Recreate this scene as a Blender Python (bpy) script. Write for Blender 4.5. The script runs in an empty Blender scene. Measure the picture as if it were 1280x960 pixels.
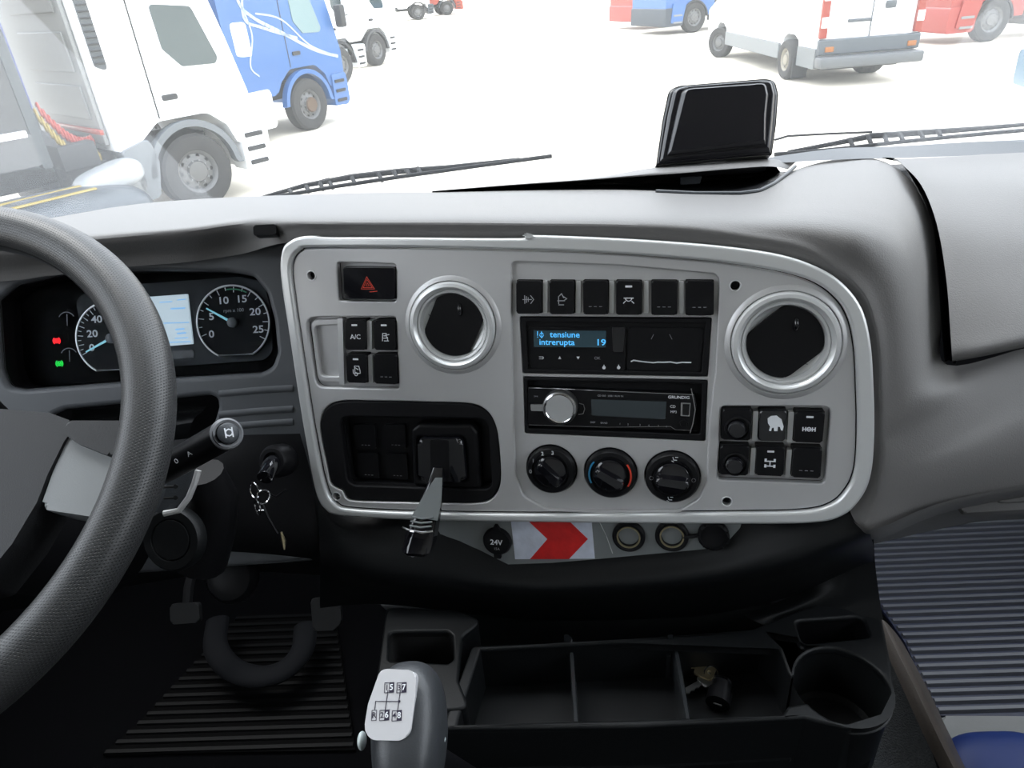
import bpy, bmesh, math, random
from math import sin, cos, pi, radians, sqrt, atan2
from mathutils import Vector as V, Matrix
random.seed(7)
COL = bpy.context.scene.collection
SC = bpy.context.scene

# ------------------------------------------------------------------ camera
CZ = 2.6                                    # camera height above the yard
F = 890.0
TH, PH, YA = radians(30), radians(4.5), radians(3)
CAM = V((0, 0, CZ))
FW = V((-sin(YA)*cos(TH), cos(YA)*cos(TH), -sin(TH)))
R0 = V((cos(YA), sin(YA), 0)); U0 = R0.cross(FW)
RT = R0*cos(PH) - U0*sin(PH); UP = U0*cos(PH) + R0*sin(PH)
cd = bpy.data.cameras.new('camera'); cam = bpy.data.objects.new('camera', cd); COL.objects.link(cam)
cd.sensor_width = 36; cd.lens = F/1280*36; cd.clip_start = .02; cd.clip_end = 500
cam.matrix_world = Matrix((( RT.x, UP.x, -FW.x, 0), (RT.y, UP.y, -FW.y, 0), (RT.z, UP.z, -FW.z, CZ), (0, 0, 0, 1)))
SC.camera = cam

# ------------------------------------------------------------------ world, sun, exposure
w = bpy.data.worlds.new('overcast_sky'); SC.world = w; w.use_nodes = True
nt = w.node_tree; bg = nt.nodes['Background']
tc = nt.nodes.new('ShaderNodeTexCoord'); sep = nt.nodes.new('ShaderNodeSeparateXYZ'); cr = nt.nodes.new('ShaderNodeValToRGB')
nt.links.new(tc.outputs['Generated'], sep.inputs[0]); nt.links.new(sep.outputs['Z'], cr.inputs[0])
cr.color_ramp.elements[0].color = (.50, .48, .44, 1); cr.color_ramp.elements[0].position = .0
cr.color_ramp.elements[1].color = (.86, .93, 1, 1); cr.color_ramp.elements[1].position = .35
nt.links.new(cr.outputs[0], bg.inputs[0]); bg.inputs[1].default_value = 4.2
sd = bpy.data.lights.new('sun', 'SUN'); sd.energy = 1.0; sd.angle = radians(25); sd.color = (1, .96, .9)
so = bpy.data.objects.new('sun', sd); COL.objects.link(so); so.rotation_euler = (radians(-22), radians(-28), 0)
vs = SC.view_settings; vs.view_transform = 'Standard'; vs.look = 'None'; vs.gamma = 1; vs.use_curve_mapping = False
vs.exposure = 0.45

# ------------------------------------------------------------------ helpers
def ray(px, py): return FW + RT*((px-640)/F) - UP*((py-480)/F)
def W(px, py, d): return CAM + ray(px, py)*d
def on_z(px, py, z):
    r = ray(px, py); return CAM + r*((z-CZ)/r.z)
class Frame:
    def __init__(s, o, x, z):
        z = V(z).normalized(); x = V(x); x = (x - z*x.dot(z)).normalized(); y = z.cross(x)
        o = V(o); s.M = Matrix(((x.x, y.x, z.x, o.x), (x.y, y.y, z.y, o.y), (x.z, y.z, z.z, o.z), (0, 0, 0, 1)))
        s.o, s.x, s.y, s.z = o, x, y, z
    def p(s, px, py, h=0):
        r = ray(px, py); o = s.o + s.z*h; t = (o-CAM).dot(s.z)/r.dot(s.z); q = CAM + r*t - o
        return (q.dot(s.x), q.dot(s.y))
    def pl(s, pts, h=0): return [s.p(a, b, h) for a, b in pts]
    def w(s, px, py, h=0):
        a, b = s.p(px, py, h); return s.o + s.x*a + s.y*b + s.z*h
    def depth(s, px, py, h=0): return (s.w(px, py, h)-CAM).dot(FW)
WORLD = Matrix.Identity(4)
WM = {}

def newmesh(bm):
    me = bpy.data.meshes.new('m'); bm.normal_update(); bm.to_mesh(me); bm.free(); return me
def merge(ms):
    bm = bmesh.new()
    for m in ms: bm.from_mesh(m); bpy.data.meshes.remove(m)
    return newmesh(bm)
def rpoly(pts, r, seg=5):
    out = []; n = len(pts)
    for i in range(n):
        p = V(pts[i]).to_2d(); a = V(pts[i-1]).to_2d()-p; b = V(pts[(i+1) % n]).to_2d()-p
        rr = r[i] if isinstance(r, (list, tuple)) else r
        la, lb = a.length, b.length; a = a/la; b = b/lb
        ang = a.angle(b)
        t = min(rr/math.tan(ang/2) if ang < 3.1 else 0, la*.49, lb*.49)
        if t < 1e-6: out.append(p.copy()); continue
        s, e = p+a*t, p+b*t
        for k in range(seg+1):
            u = k/seg; out.append(s*(1-u)**2 + p*2*u*(1-u) + e*u*u)
    return [(q.x, q.y) for q in out]
def smooth_loop(pts, n=6, closed=True):
    P = [V(p) for p in pts]; m = len(P); out = []
    rng = range(m) if closed else range(m-1)
    for i in rng:
        if closed: a, b, c, d = P[i-1], P[i], P[(i+1) % m], P[(i+2) % m]
        else: a, b, c, d = P[max(i-1, 0)], P[i], P[i+1], P[min(i+2, m-1)]
        for k in range(n):
            t = k/n
            out.append(.5*((2*b)+(c-a)*t+(2*a-5*b+4*c-d)*t*t+(3*b-a-3*c+d)*t**3))
    if not closed: out.append(P[-1])
    return [tuple(q) for q in out]
def area(p): return sum(p[i-1][0]*p[i][1]-p[i][0]*p[i-1][1] for i in range(len(p)))/2
def prism(pts, z0, z1, bev=0, seg=2):
    pts = list(pts)
    if area(pts) < 0: pts = pts[::-1]
    bm = bmesh.new(); n = len(pts)
    a = [bm.verts.new((x, y, z0)) for x, y in pts]; b = [bm.verts.new((x, y, z1)) for x, y in pts]
    top = bm.faces.new(b); bm.faces.new(a[::-1])
    for i in range(n): bm.faces.new((a[i], a[(i+1) % n], b[(i+1) % n], b[i]))
    if bev > 0:
        es = [e for e in top.edges]
        bmesh.ops.bevel(bm, geom=es, offset=bev, segments=seg, profile=.5, affect='EDGES', clamp_overlap=True)
    return newmesh(bm)
def plate(outer, holes, z0, z1, bev=.001, res=2):
    cu = bpy.data.curves.new('c', 'CURVE'); cu.dimensions = '2D'; cu.fill_mode = 'BOTH'
    for i, l in enumerate([outer]+list(holes)):
        l = list(l)
        if (area(l) > 0) != (i == 0): l = l[::-1]
        sp = cu.splines.new('POLY'); sp.points.add(len(l)-1); sp.use_cyclic_u = True
        for k, (x, y) in enumerate(l): sp.points[k].co = (x, y, 0, 1)
    cu.extrude = max((z1-z0)/2-bev, 0); cu.bevel_depth = bev; cu.bevel_resolution = res; cu.offset = -bev
    ob = bpy.data.objects.new('t', cu); me = bpy.data.meshes.new_from_object(ob)
    bpy.data.objects.remove(ob); bpy.data.curves.remove(cu)
    me.transform(Matrix.Translation((0, 0, (z0+z1)/2))); me.materials.clear(); return me
def box(c, s, bev=0, seg=2, rot=None):
    bm = bmesh.new(); bmesh.ops.create_cube(bm, size=1)
    for v in bm.verts: v.co = V((v.co.x*s[0], v.co.y*s[1], v.co.z*s[2]))
    if bev: bmesh.ops.bevel(bm, geom=bm.edges[:], offset=bev, segments=seg, profile=.5, affect='EDGES', clamp_overlap=True)
    if rot: bmesh.ops.transform(bm, matrix=rot.to_4x4(), verts=bm.verts[:])
    for v in bm.verts: v.co += V(c)
    return newmesh(bm)
def lathe(prof, seg=48, c=(0, 0, 0), sx=1, sy=1):
    bm = bmesh.new(); rows = []
    for r, z in prof:
        if r < 1e-6: rows.append([bm.verts.new((c[0], c[1], c[2]+z))])
        else: rows.append([bm.verts.new((c[0]+r*cos(2*pi*k/seg)*sx, c[1]+r*sin(2*pi*k/seg)*sy, c[2]+z)) for k in range(seg)])
    for A, B in zip(rows, rows[1:]):
        for k in range(seg):
            j = (k+1) % seg
            if len(A) == 1 and len(B) == 1: continue
            if len(A) == 1: f = (A[0], B[k], B[j])
            elif len(B) == 1: f = (A[k], B[0], A[j])
            else: f = (A[k], B[k], B[j], A[j])
            bm.faces.new(f)
    bmesh.ops.recalc_face_normals(bm, faces=bm.faces[:])
    return newmesh(bm)
def tube(pts, r, seg=10, closed=False, flat=1.0):
    P = [V(p) for p in pts]; n = len(P); rr = r if isinstance(r, (list, tuple)) else [r]*n
    bm = bmesh.new(); rings = []; nrm = None
    for i in range(n):
        t = (P[(i+1) % n]-P[i-1]) if closed else (P[min(i+1, n-1)]-P[max(i-1, 0)])
        t = t.normalized()
        if nrm is None:
            nrm = t.cross(V((0, 0, 1)));
            if nrm.length < .1: nrm = t.cross(V((1, 0, 0)))
            nrm.normalize()
        else:
            nrm = (nrm-t*nrm.dot(t)).normalized()
        b = t.cross(nrm)
        rings.append([bm.verts.new(P[i]+(nrm*cos(2*pi*k/seg)+b*sin(2*pi*k/seg)*flat)*rr[i]) for k in range(seg)])
    m = n if closed else n-1
    for i in range(m):
        A, B = rings[i], rings[(i+1) % n]
        off = 0
        if closed and i == n-1:
            off = min(range(seg), key=lambda o: (A[0].co-B[o].co).length)
        for k in range(seg):
            bm.faces.new((A[k], A[(k+1) % seg], B[(k+1+off) % seg], B[(k+off) % seg]))
    if not closed: bm.faces.new(rings[0][::-1]); bm.faces.new(rings[-1])
    bmesh.ops.recalc_face_normals(bm, faces=bm.faces[:])
    return newmesh(bm)
def grid(rows, nu=5, nv=5, thick=0):
    """smooth sheet through rows of 3-D points (rows may be interpolated both ways)"""
    R = [smooth_loop([tuple(p) for p in r], nu, False) for r in rows]
    cols = list(zip(*R)); Cc = [smooth_loop(c, nv, False) for c in cols]
    bm = bmesh.new(); vv = [[bm.verts.new(p) for p in c] for c in Cc]
    for a, b in zip(vv, vv[1:]):
        for k in range(len(a)-1):
            try: bm.faces.new((a[k], b[k], b[k+1], a[k+1]))
            except ValueError: pass
    bm.normal_update()
    s = sum(((CAM-f.calc_center_median()).dot(f.normal)*f.calc_area() for f in bm.faces))
    if s < 0: bmesh.ops.reverse_faces(bm, faces=bm.faces[:])
    if thick: bmesh.ops.solidify(bm, geom=bm.faces[:], thickness=thick)
    return newmesh(bm)
def gridpx(rows, nu=5, nv=5, thick=0): return grid([[W(*p) for p in r] for r in rows], nu, nv, thick)
def text(s, size, c=(0, 0, 0), rot=0, ext=.0001, bold=0, sx=1, shear=0):
    cu = bpy.data.curves.new('t', 'FONT'); cu.body = s; cu.size = size; cu.align_x = 'CENTER'; cu.align_y = 'CENTER'; cu.extrude = ext; cu.offset = bold
    cu.resolution_u = 3; cu.shear = shear
    ob = bpy.data.objects.new('t', cu); me = bpy.data.meshes.new_from_object(ob)
    bpy.data.objects.remove(ob); bpy.data.curves.remove(cu); me.materials.clear()
    me.transform(Matrix.Translation(c) @ Matrix.Rotation(rot, 4, 'Z') @ Matrix.Diagonal((sx, 1, 1, 1))); return me
def strokes(lines, wd, z, th=.0002):
    bm = bmesh.new()
    for l in lines:
        for (x0, y0), (x1, y1) in zip(l, l[1:]):
            d = V((x1-x0, y1-y0));
            if d.length < 1e-9: continue
            d.normalize(); n = V((-d.y, d.x))*wd/2; e = d*wd*.3
            q = [(x0-e.x+n.x, y0-e.y+n.y), (x0-e.x-n.x, y0-e.y-n.y), (x1+e.x-n.x, y1+e.y-n.y), (x1+e.x+n.x, y1+e.y+n.y)]
            b = [bm.verts.new((a, c, z)) for a, c in q]; t = [bm.verts.new((a, c, z+th)) for a, c in q]
            bm.faces.new(t); bm.faces.new(b[::-1])
            for i in range(4): bm.faces.new((b[i], b[(i+1) % 4], t[(i+1) % 4], t[i]))
    return newmesh(bm)
def arc(cx, cy, r, a0, a1, n=12, ry=None):
    ry = ry or r
    return [(cx+r*cos(radians(a0+(a1-a0)*k/n)), cy+ry*sin(radians(a0+(a1-a0)*k/n))) for k in range(n+1)]

def mat(name, col, rough=.5, metal=0, bump=0, bscale=400, spec=.5, emit=None, es=0, coat=0, var=0, vscale=8, bdist=.001):
    m = bpy.data.materials.new(name); m.use_nodes = True; n = m.node_tree; b = n.nodes['Principled BSDF']
    b.inputs['Base Color'].default_value = (*col, 1); b.inputs['Roughness'].default_value = rough
    b.inputs['Metallic'].default_value = metal; b.inputs['Specular IOR Level'].default_value = spec
    b.inputs['Coat Weight'].default_value = coat
    if emit: b.inputs['Emission Color'].default_value = (*emit, 1); b.inputs['Emission Strength'].default_value = es
    t = n.nodes.new('ShaderNodeTexCoord')
    if bump:
        z = n.nodes.new('ShaderNodeTexNoise'); z.inputs['Scale'].default_value = bscale; z.inputs['Detail'].default_value = 2
        k = n.nodes.new('ShaderNodeBump'); k.inputs['Strength'].default_value = bump; k.inputs['Distance'].default_value = bdist
        n.links.new(t.outputs['Object'], z.inputs['Vector']); n.links.new(z.outputs[0], k.inputs['Height']); n.links.new(k.outputs[0], b.inputs['Normal'])
    if var:
        z = n.nodes.new('ShaderNodeTexNoise'); z.inputs['Scale'].default_value = vscale; z.inputs['Detail'].default_value = 4
        r = n.nodes.new('ShaderNodeValToRGB'); r.color_ramp.elements[0].position = .3; r.color_ramp.elements[1].position = .7
        r.color_ramp.elements[0].color = tuple(c*(1-var) for c in col)+(1,); r.color_ramp.elements[1].color = tuple(min(1, c*(1+var)) for c in col)+(1,)
        n.links.new(t.outputs['Object'], z.inputs['Vector']); n.links.new(z.outputs[0], r.inputs[0]); n.links.new(r.outputs[0], b.inputs['Base Color'])
    return m
def glass_mat(name, tint=(1, 1, 1), dust_glare=.0, gloss=.05):
    m = bpy.data.materials.new(name); m.use_nodes = True; n = m.node_tree; n.nodes.clear()
    o = n.nodes.new('ShaderNodeOutputMaterial'); t = n.nodes.new('ShaderNodeBsdfTransparent'); t.inputs[0].default_value = (*tint, 1)
    g = n.nodes.new('ShaderNodeBsdfGlossy'); g.inputs['Roughness'].default_value = .03
    x = n.nodes.new('ShaderNodeMixShader'); x.inputs[0].default_value = gloss
    n.links.new(t.outputs[0], x.inputs[1]); n.links.new(g.outputs[0], x.inputs[2]); last = x
    if dust_glare:
        d = n.nodes.new('ShaderNodeBsdfTranslucent'); d.inputs[0].default_value = (.9, .93, .96, 1)
        z = n.nodes.new('ShaderNodeTexNoise'); z.inputs['Scale'].default_value = 3; z.inputs['Detail'].default_value = 3
        mr = n.nodes.new('ShaderNodeMapRange'); mr.inputs[3].default_value = dust_glare*.7; mr.inputs[4].default_value = dust_glare*1.3
        n.links.new(z.outputs[0], mr.inputs[0])
        y = n.nodes.new('ShaderNodeMixShader'); n.links.new(mr.outputs[0], y.inputs[0]); n.links.new(x.outputs[0], y.inputs[1]); n.links.new(d.outputs[0], y.inputs[2]); last = y
    n.links.new(last.outputs[0], o.inputs[0]); return m

def finish(me, m, smooth=38):
    me.materials.clear(); me.materials.append(m)
    if smooth:
        for p in me.polygons: p.use_smooth = True
        me.set_sharp_from_angle(angle=radians(smooth))
        tot = sum(p.area for p in me.polygons)
        for p in me.polygons: p.use_smooth = not (len(p.vertices) > 6 or (p.area > .2*tot))
def thing(name, label, cat, M, group=None):
    o = bpy.data.objects.new(name, None); o.empty_display_size = .02; COL.objects.link(o)
    if isinstance(M, (V, tuple)): M = Matrix.Translation(V(M))
    o.matrix_world = M; WM[o] = M.copy(); o['label'] = label; o['category'] = cat
    if group: o['group'] = group
    return o
def part(name, me, m, parent, frame=WORLD, label=None, kind=None, smooth=38):
    me.transform(WM[parent].inverted() @ frame); finish(me, m, smooth)
    o = bpy.data.objects.new(name, me); me.name = name; COL.objects.link(o); o.parent = parent; WM[o] = WM[parent]
    if label: o['label'] = label
    if kind: o['kind'] = kind
    return o
def solo(name, me, m, label, cat, frame=WORLD, group=None, smooth=38, kind=None):
    me.transform(frame); n = len(me.vertices); c = V((0, 0, 0))
    for v in me.vertices: c += v.co
    c /= n; c.z = min(v.co.z for v in me.vertices)
    me.transform(Matrix.Translation(-c)); finish(me, m, smooth)
    o = bpy.data.objects.new(name, me); me.name = name; COL.objects.link(o); o.location = c; WM[o] = Matrix.Translation(c)
    if label: o['label'] = label
    if cat: o['category'] = cat
    if group: o['group'] = group
    if kind: o['kind'] = kind
    return o
def struct(name, me, m, frame=WORLD, smooth=38, label=None): return solo(name, me, m, label, None, frame, kind='structure', smooth=smooth)

# ------------------------------------------------------------------ materials
SILVER = mat('silver_paint', (.55, .548, .55), .40, .40, bump=.03, bscale=1500)
SILVER2 = mat('satin_silver', (.68, .69, .69), .30, .45)
GREYP = mat('grey_strip_paint', (.22, .235, .24), .45, .3)
DASH = mat('grained_grey_plastic', (.150, .146, .143), .5, spec=.25, bump=.5, bscale=700, bdist=.0006)
DASHD = mat('grained_dark_plastic', (.045, .05, .056), .4, spec=.35, bump=.5, bscale=700, bdist=.0006)
BLK = mat('black_plastic', (.006, .006, .007), .35, spec=.22, bump=.15, bscale=900, bdist=.0004)
BLKM = mat('matte_black_plastic', (.006, .006, .007), .55, spec=.2, bump=.3, bscale=600, bdist=.0005)
BLKR = mat('grained_black_tray', (.007, .0078, .0085), .42, spec=.24, bump=.4, bscale=1200, bdist=.0004)
GLOSS = mat('gloss_black', (.006, .006, .008), .08, coat=.5)
GLOSS2 = mat('piano_black', (.004, .004, .006), .16, spec=.45)
DARK = mat('dark_cavity', (.004, .004, .004), .9)
CHROME = mat('chrome', (.75, .76, .78), .12, 1)
STEEL = mat('brushed_steel', (.5, .5, .5), .3, 1)
BRASS = mat('old_brass', (.5, .43, .27), .35, .9)
WHITE = mat('white_print', (.75, .77, .8), .6)
LWHITE = mat('dim_white_print', (.35, .36, .38), .6)
REDP = mat('red_print', (.75, .06, .03), .5)
BLUEP = mat('blue_print', (.03, .25, .45), .5)
LCD = mat('tachograph_display', (.02, .04, .05), .2, emit=(.018, .045, .062), es=.25)
LCDT = mat('lit_blue_characters', (.1, .4, .7), .5, emit=(.05, .36, .75), es=.75)
LCD2 = mat('radio_display', (.035, .045, .05), .15)
SCREEN = mat('cluster_screen', (.3, .36, .4), .2, emit=(.42, .52, .58), es=.6)
SCREENT = mat('cluster_screen_print', (.3, .45, .6), .5, emit=(.1, .3, .55), es=.8)
REDL = mat('red_warning_light', (.8, 0, 0), .5, emit=(1, .01, .02), es=.9)
GRNL = mat('green_warning_light', (0, .6, .1), .5, emit=(.005, .7, .05), es=.6)
NEEDLE = mat('pale_blue_needle', (.4, .75, .85), .4, emit=(.15, .5, .6), es=.35)
GREENP = mat('green_scale', (.05, .3, .15), .5)
GLASS = glass_mat('windscreen_glass', (.975, .975, .98), dust_glare=.04, gloss=.03)  # translucent dirt film, also mixed in as veiling glare over the yard
GLASS2 = glass_mat('door_glass', (.93, .93, .935), gloss=.05)
REDR = mat('red_reflective', (.62, .02, .02), .35, bump=.3, bscale=300, var=.15, vscale=60)
WHTR = mat('white_reflective', (.60, .64, .74), .35, bump=.3, bscale=300, var=.12, vscale=60)
CARPET = mat('grey_carpet', (.06, .065, .07), .95, bump=1, bscale=500, bdist=.003)
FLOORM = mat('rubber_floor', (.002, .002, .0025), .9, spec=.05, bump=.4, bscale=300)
MAT_R = mat('ribbed_rubber', (.012, .016, .040), .40)  # black rubber, blue reflection put into the base colour
MAT_RIB = mat('sheen_rib_tops', (.10, .105, .12), .38)  # pale tone stands in for windscreen light reflected on the ribs
TRIM = mat('brown_grey_trim', (.085, .07, .06), .5, bump=.3, bscale=500)
BLUEC = mat('blue_vinyl', (.015, .035, .16), .45, bump=.3, bscale=60)
HEAD = mat('grey_headliner', (.25, .25, .24), .9)
DOORM = mat('door_trim', (.09, .09, .09), .7)

# perforated leather
LEATHER = mat('perforated_leather', (.028, .030, .031), .40); n = LEATHER.node_tree; b = n.nodes['Principled BSDF']
t = n.nodes.new('ShaderNodeTexCoord'); vo = n.nodes.new('ShaderNodeTexVoronoi'); vo.voronoi_dimensions = '2D'; vo.inputs['Scale'].default_value = 1; vo.inputs['Randomness'].default_value = .0
mr = n.nodes.new('ShaderNodeMapRange'); mr.inputs[1].default_value = .15; mr.inputs[2].default_value = .28
bp = n.nodes.new('ShaderNodeBump'); bp.inputs['Strength'].default_value = 1; bp.inputs['Distance'].default_value = .0011
mx = n.nodes.new('ShaderNodeMix'); mx.data_type = 'RGBA'; mx.inputs[6].default_value = (.004, .004, .004, 1); mx.inputs[7].default_value = (.030, .031, .032, 1)
n.links.new(t.outputs['UV'], vo.inputs['Vector']); n.links.new(vo.outputs['Distance'], mr.inputs[0]); n.links.new(mr.outputs[0], bp.inputs['Height'])
n.links.new(bp.outputs[0], b.inputs['Normal']); n.links.new(mr.outputs[0], mx.inputs[0]); n.links.new(mx.outputs[2], b.inputs['Base Color'])

# ================================================================== STRUCTURE: yard and cab shell
YARD = mat('pale_sandy_yard', (.62, .57, .48), .95, bump=.3, bscale=3, var=.18, vscale=.5)
struct('ground', box((0, 60, -.05), (220, 260, .1)), YARD)
FZ = CZ-1.0
struct('floor', box((0, .1, FZ-.02), (2.3, 2.2, .04)), FLOORM)
def wallside(s):
    x = s*1.16; fr = Frame((x, 0, 0), (0, 1, 0), (s, 0, 0))
    k = 1 if fr.y.z > 0 else -1
    o = [(-1.0, k*FZ), (1.14, k*FZ), (1.0, k*2.34), (.64, k*3.3), (-1.0, k*3.3)]
    h = rpoly([(-.60, k*2.44), (.78, k*2.38), (.56, k*3.18), (-.60, k*3.18)], .06)
    struct('wall_'+('right' if s > 0 else 'left'), plate(o, [h], -.02, .02, .004), DOORM, fr.M)
    wn = struct('window_'+('1' if s > 0 else '2'), prism(h, -.003, .003), GLASS2, fr.M)
wallside(1); wallside(-1)
struct('wall_rear', box((0, -1.0, (FZ+3.3)/2), (2.34, .04, 3.3-FZ)), HEAD)
struct('ceiling', box((0, -.15, 3.32), (2.36, 1.74, .04)), HEAD)  # unseen front overhang past the windscreen, added to shade the dash top
struct('wall_front', box((0, 1.12, (FZ+CZ-.3)/2), (2.3, .04, CZ-.3-FZ)), BLKM)
WS = Frame((0, .955, CZ-.26), (1, 0, 0), (0, -.93, .37))       # windscreen plane
wso = [(-1.14, -.04), (1.14, -.04), (1.08, .95), (-1.08, .95)]
struct('window_3', prism(rpoly(wso, .08), -.003, .003), GLASS, WS.M)
struct('trim_1', plate(rpoly([(-1.2, -.09), (1.2, -.09), (1.13, 1.0), (-1.13, 1.0)], .1), [rpoly([(-1.13, -.03), (1.13, -.03), (1.07, .94), (-1.07, .94)], .08)], -.012, .006, .003), BLKM, WS.M)

# ================================================================== CENTRE PANEL
def camvec(a): a = V(a).normalized(); return RT*a.x - UP*a.y + FW*a.z
exw = camvec((3925, 101, -890)); eyw = camvec((114, 3160, 890))
dT = .7161
nP = exw.cross(-eyw)
if nP.dot(FW) > 0: nP = -nP
PN = Frame(W(650, 398.4, dT), exw, nP)
def pd(px, py, h=0): return PN.depth(px, py, h)
def rq(pts, r, h=0, seg=4): return rpoly(PN.pl(pts, h), r, seg)

# --- fascia
fas = thing('centre_fascia', 'large silver centre panel of the dashboard with rounded bright border, holding vents, switches and radio', 'dashboard panel', PN.M @ Matrix.Translation((0, -.05, 0)))
outer = [(355, 312), (366, 300), (380, 295), (396, 294.5), (412, 296), (500, 296.5), (650, 297.5), (657, 293.5), (740, 296), (830, 301), (910, 308), (975, 318), (1020, 333), (1052, 353), (1076, 384), (1087, 425), (1091, 480), (1092, 540), (1088, 590), (1076, 620), (1052, 643), (1010, 652), (900, 653), (760, 652), (640, 650.5), (520, 648.5), (430, 643), (408, 635), (396, 612), (386, 560), (376, 500), (364, 420), (353, 345)]
inner = [(367, 324), (377, 312), (392, 309), (500, 309), (650, 312), (740, 315), (830, 321), (905, 328), (970, 338), (1012, 350), (1040, 368), (1058, 393), (1067, 430), (1070, 480), (1071, 540), (1068, 585), (1058, 610), (1038, 629), (1000, 637.5), (900, 639.5), (760, 641), (640, 641), (520, 639), (440, 635), (420, 628), (408, 606), (397, 555), (387, 495), (376, 420), (366, 348)]
def sl(p): return smooth_loop(PN.pl(p), 5)
outl = sl(outer); inl = sl(inner)
inl2 = sl([(x+(1.4 if x < 700 else -1.4), y+(1.4 if y < 480 else -1.4)) for x, y in inner])
H_haz = rq([(421, 328), (495, 330), (495.5, 377), (424, 376)], .004)
H_lsw = rq([(382, 396.5), (495, 396), (499, 486), (395, 484)], [.012, .003, .003, .010])
cen = [(640, 327), (770, 331.5), (854, 338.7), (893, 342.5), (899, 349), (894, 464), (886, 530), (883.5, 602), (873, 624), (849.7, 638), (751, 639), (685, 637), (655, 621), (644.6, 595), (642, 530), (639.5, 394)]
H_cen = rpoly(PN.pl(cen), [.005, .02, .02, .006, .006, .02, .02, .012, .012, .012, .01, .012, .012, .012, .02, .02])
H_rsw = rq([(901, 507.7), (1039, 508), (1030.5, 604.5), (897, 599.5)], [.004, .008, .005, .004])
mod = [(399, 530), (408, 508), (428, 500.5), (590, 504), (612, 517), (624, 545), (626, 602), (617, 622), (597, 629.5), (437, 626.5), (428, 616), (420, 611), (412, 606)]
mod = [(400, 540), (401, 522), (409, 508), (428, 501), (470, 501), (540, 502.5), (588, 504.5), (608, 513), (619, 530), (624, 556), (626, 598), (620, 618), (603, 628.5), (560, 629.5), (500, 628), (445, 626.5), (433, 623), (428, 614), (420, 610), (413, 604), (409, 585)]
H_mod = sl(mod)
VL = PN.p(566, 407); VR = PN.p(981.5, 428.5)
RV = .0475
H_vl = arc(*VL, RV, 0, 360, 48)[:-1]; H_vr = arc(*VR, RV+.003, 0, 360, 48)[:-1]
scr = [(389.5, 344.5, 6), (919, 357, 6.5), (908.5, 626.5, 5.5), (421, 620, 6.5)]
H_s = [arc(*PN.p(x, y), .0045, 0, 360, 16)[:-1] for x, y, r in scr]
part('border', plate(outl, [inl], -.004, .005, .003, 4), SILVER2, fas, PN.M, 'bright rounded border')
part('face_plate', plate(inl2, [H_haz, H_lsw, H_cen, H_rsw, H_mod, H_vl, H_vr]+H_s, -.008, .0005, .0016, 3), SILVER, fas, PN.M)
for x, y, r in scr:
    c = PN.p(x, y)
    part('screw', merge([lathe([(0, -.006), (.003, -.006), (.0034, -.0075), (.0045, -.0085)], 16, (*c, 0)), box((c[0], c[1], -.0059), (.004, .0008, .0004)), box((c[0], c[1], -.0059), (.0008, .004, .0004))]), BLK, fas, PN.M, label='black screw in the panel corner')
    part('screw_hole_rim', plate(arc(*c, .0056, 0, 360, 24)[:-1], [arc(*c, .0044, 0, 360, 24)[:-1]], -.001, .0012, .0004), SILVER2, fas, PN.M)
# back shell of the fascia
part('back_shell', prism([(x*.985+.0, y*.985) for x, y in inl], -.045, -.040), DARK, fas, PN.M)
# recess pans
def quadgrow(pts, g):
    cx = sum(p[0] for p in pts)/len(pts); cy = sum(p[1] for p in pts)/len(pts)
    return [(cx+(x-cx)*g, cy+(y-cy)*g) for x, y in pts]
part('switch_recess', prism(quadgrow(H_lsw, 1.02), -.014, -.010), SILVER, fas, PN.M)
part('hazard_recess', prism(quadgrow(H_haz, 1.02), -.014, -.010), SILVER, fas, PN.M)
part('switch_recess', prism(quadgrow(H_rsw, 1.02), -.014, -.010), SILVER, fas, PN.M)
sq = PN.pl([(386, 400), (425, 399), (427, 479), (396, 478)])
part('finger_scoop', plate(rpoly(sq, [.01, .001, .001, .008]), [rpoly(quadgrow(sq, .80), [.008, .001, .001, .006])], -.0102, -.0025, .0015), SILVER, fas, PN.M)
# centre sub plate (recessed) with openings
dinT = rq([(648.5, 396.5), (890, 398), (885, 472.5), (652.5, 468)], .002)
dinB = rq([(653, 472), (885, 476.5), (882, 553.5), (655, 543.5)], .002)
KN = [(689.3, 586.2), (763.2, 591), (840.5, 595.6)]
KR = [.0262, .0266, .0270]
hk = [arc(*PN.p(*k, -.004), r+.0012, 0, 360, 40)[:-1] for k, r in zip(KN, KR)]
swt = [(644.6, 677.2, 392.8), (686.3, 718, 393.3), (728.3, 760.2, 393.8), (769.5, 802.3, 394.2), (813.8, 846.9, 394.5), (856.7, 893, 395)]
def hs(i): x0, x1, yb = swt[i]; return rq([(x0-.5, 350), (x1+.5, 350.3), (x1, yb+.6), (x0, yb+.6)], .003, -.004)
part('centre_plate', plate(quadgrow(H_cen, 1.006), [dinT, dinB]+hk, -.010, -.0045, .0008), SILVER, fas, PN.M)
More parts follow.
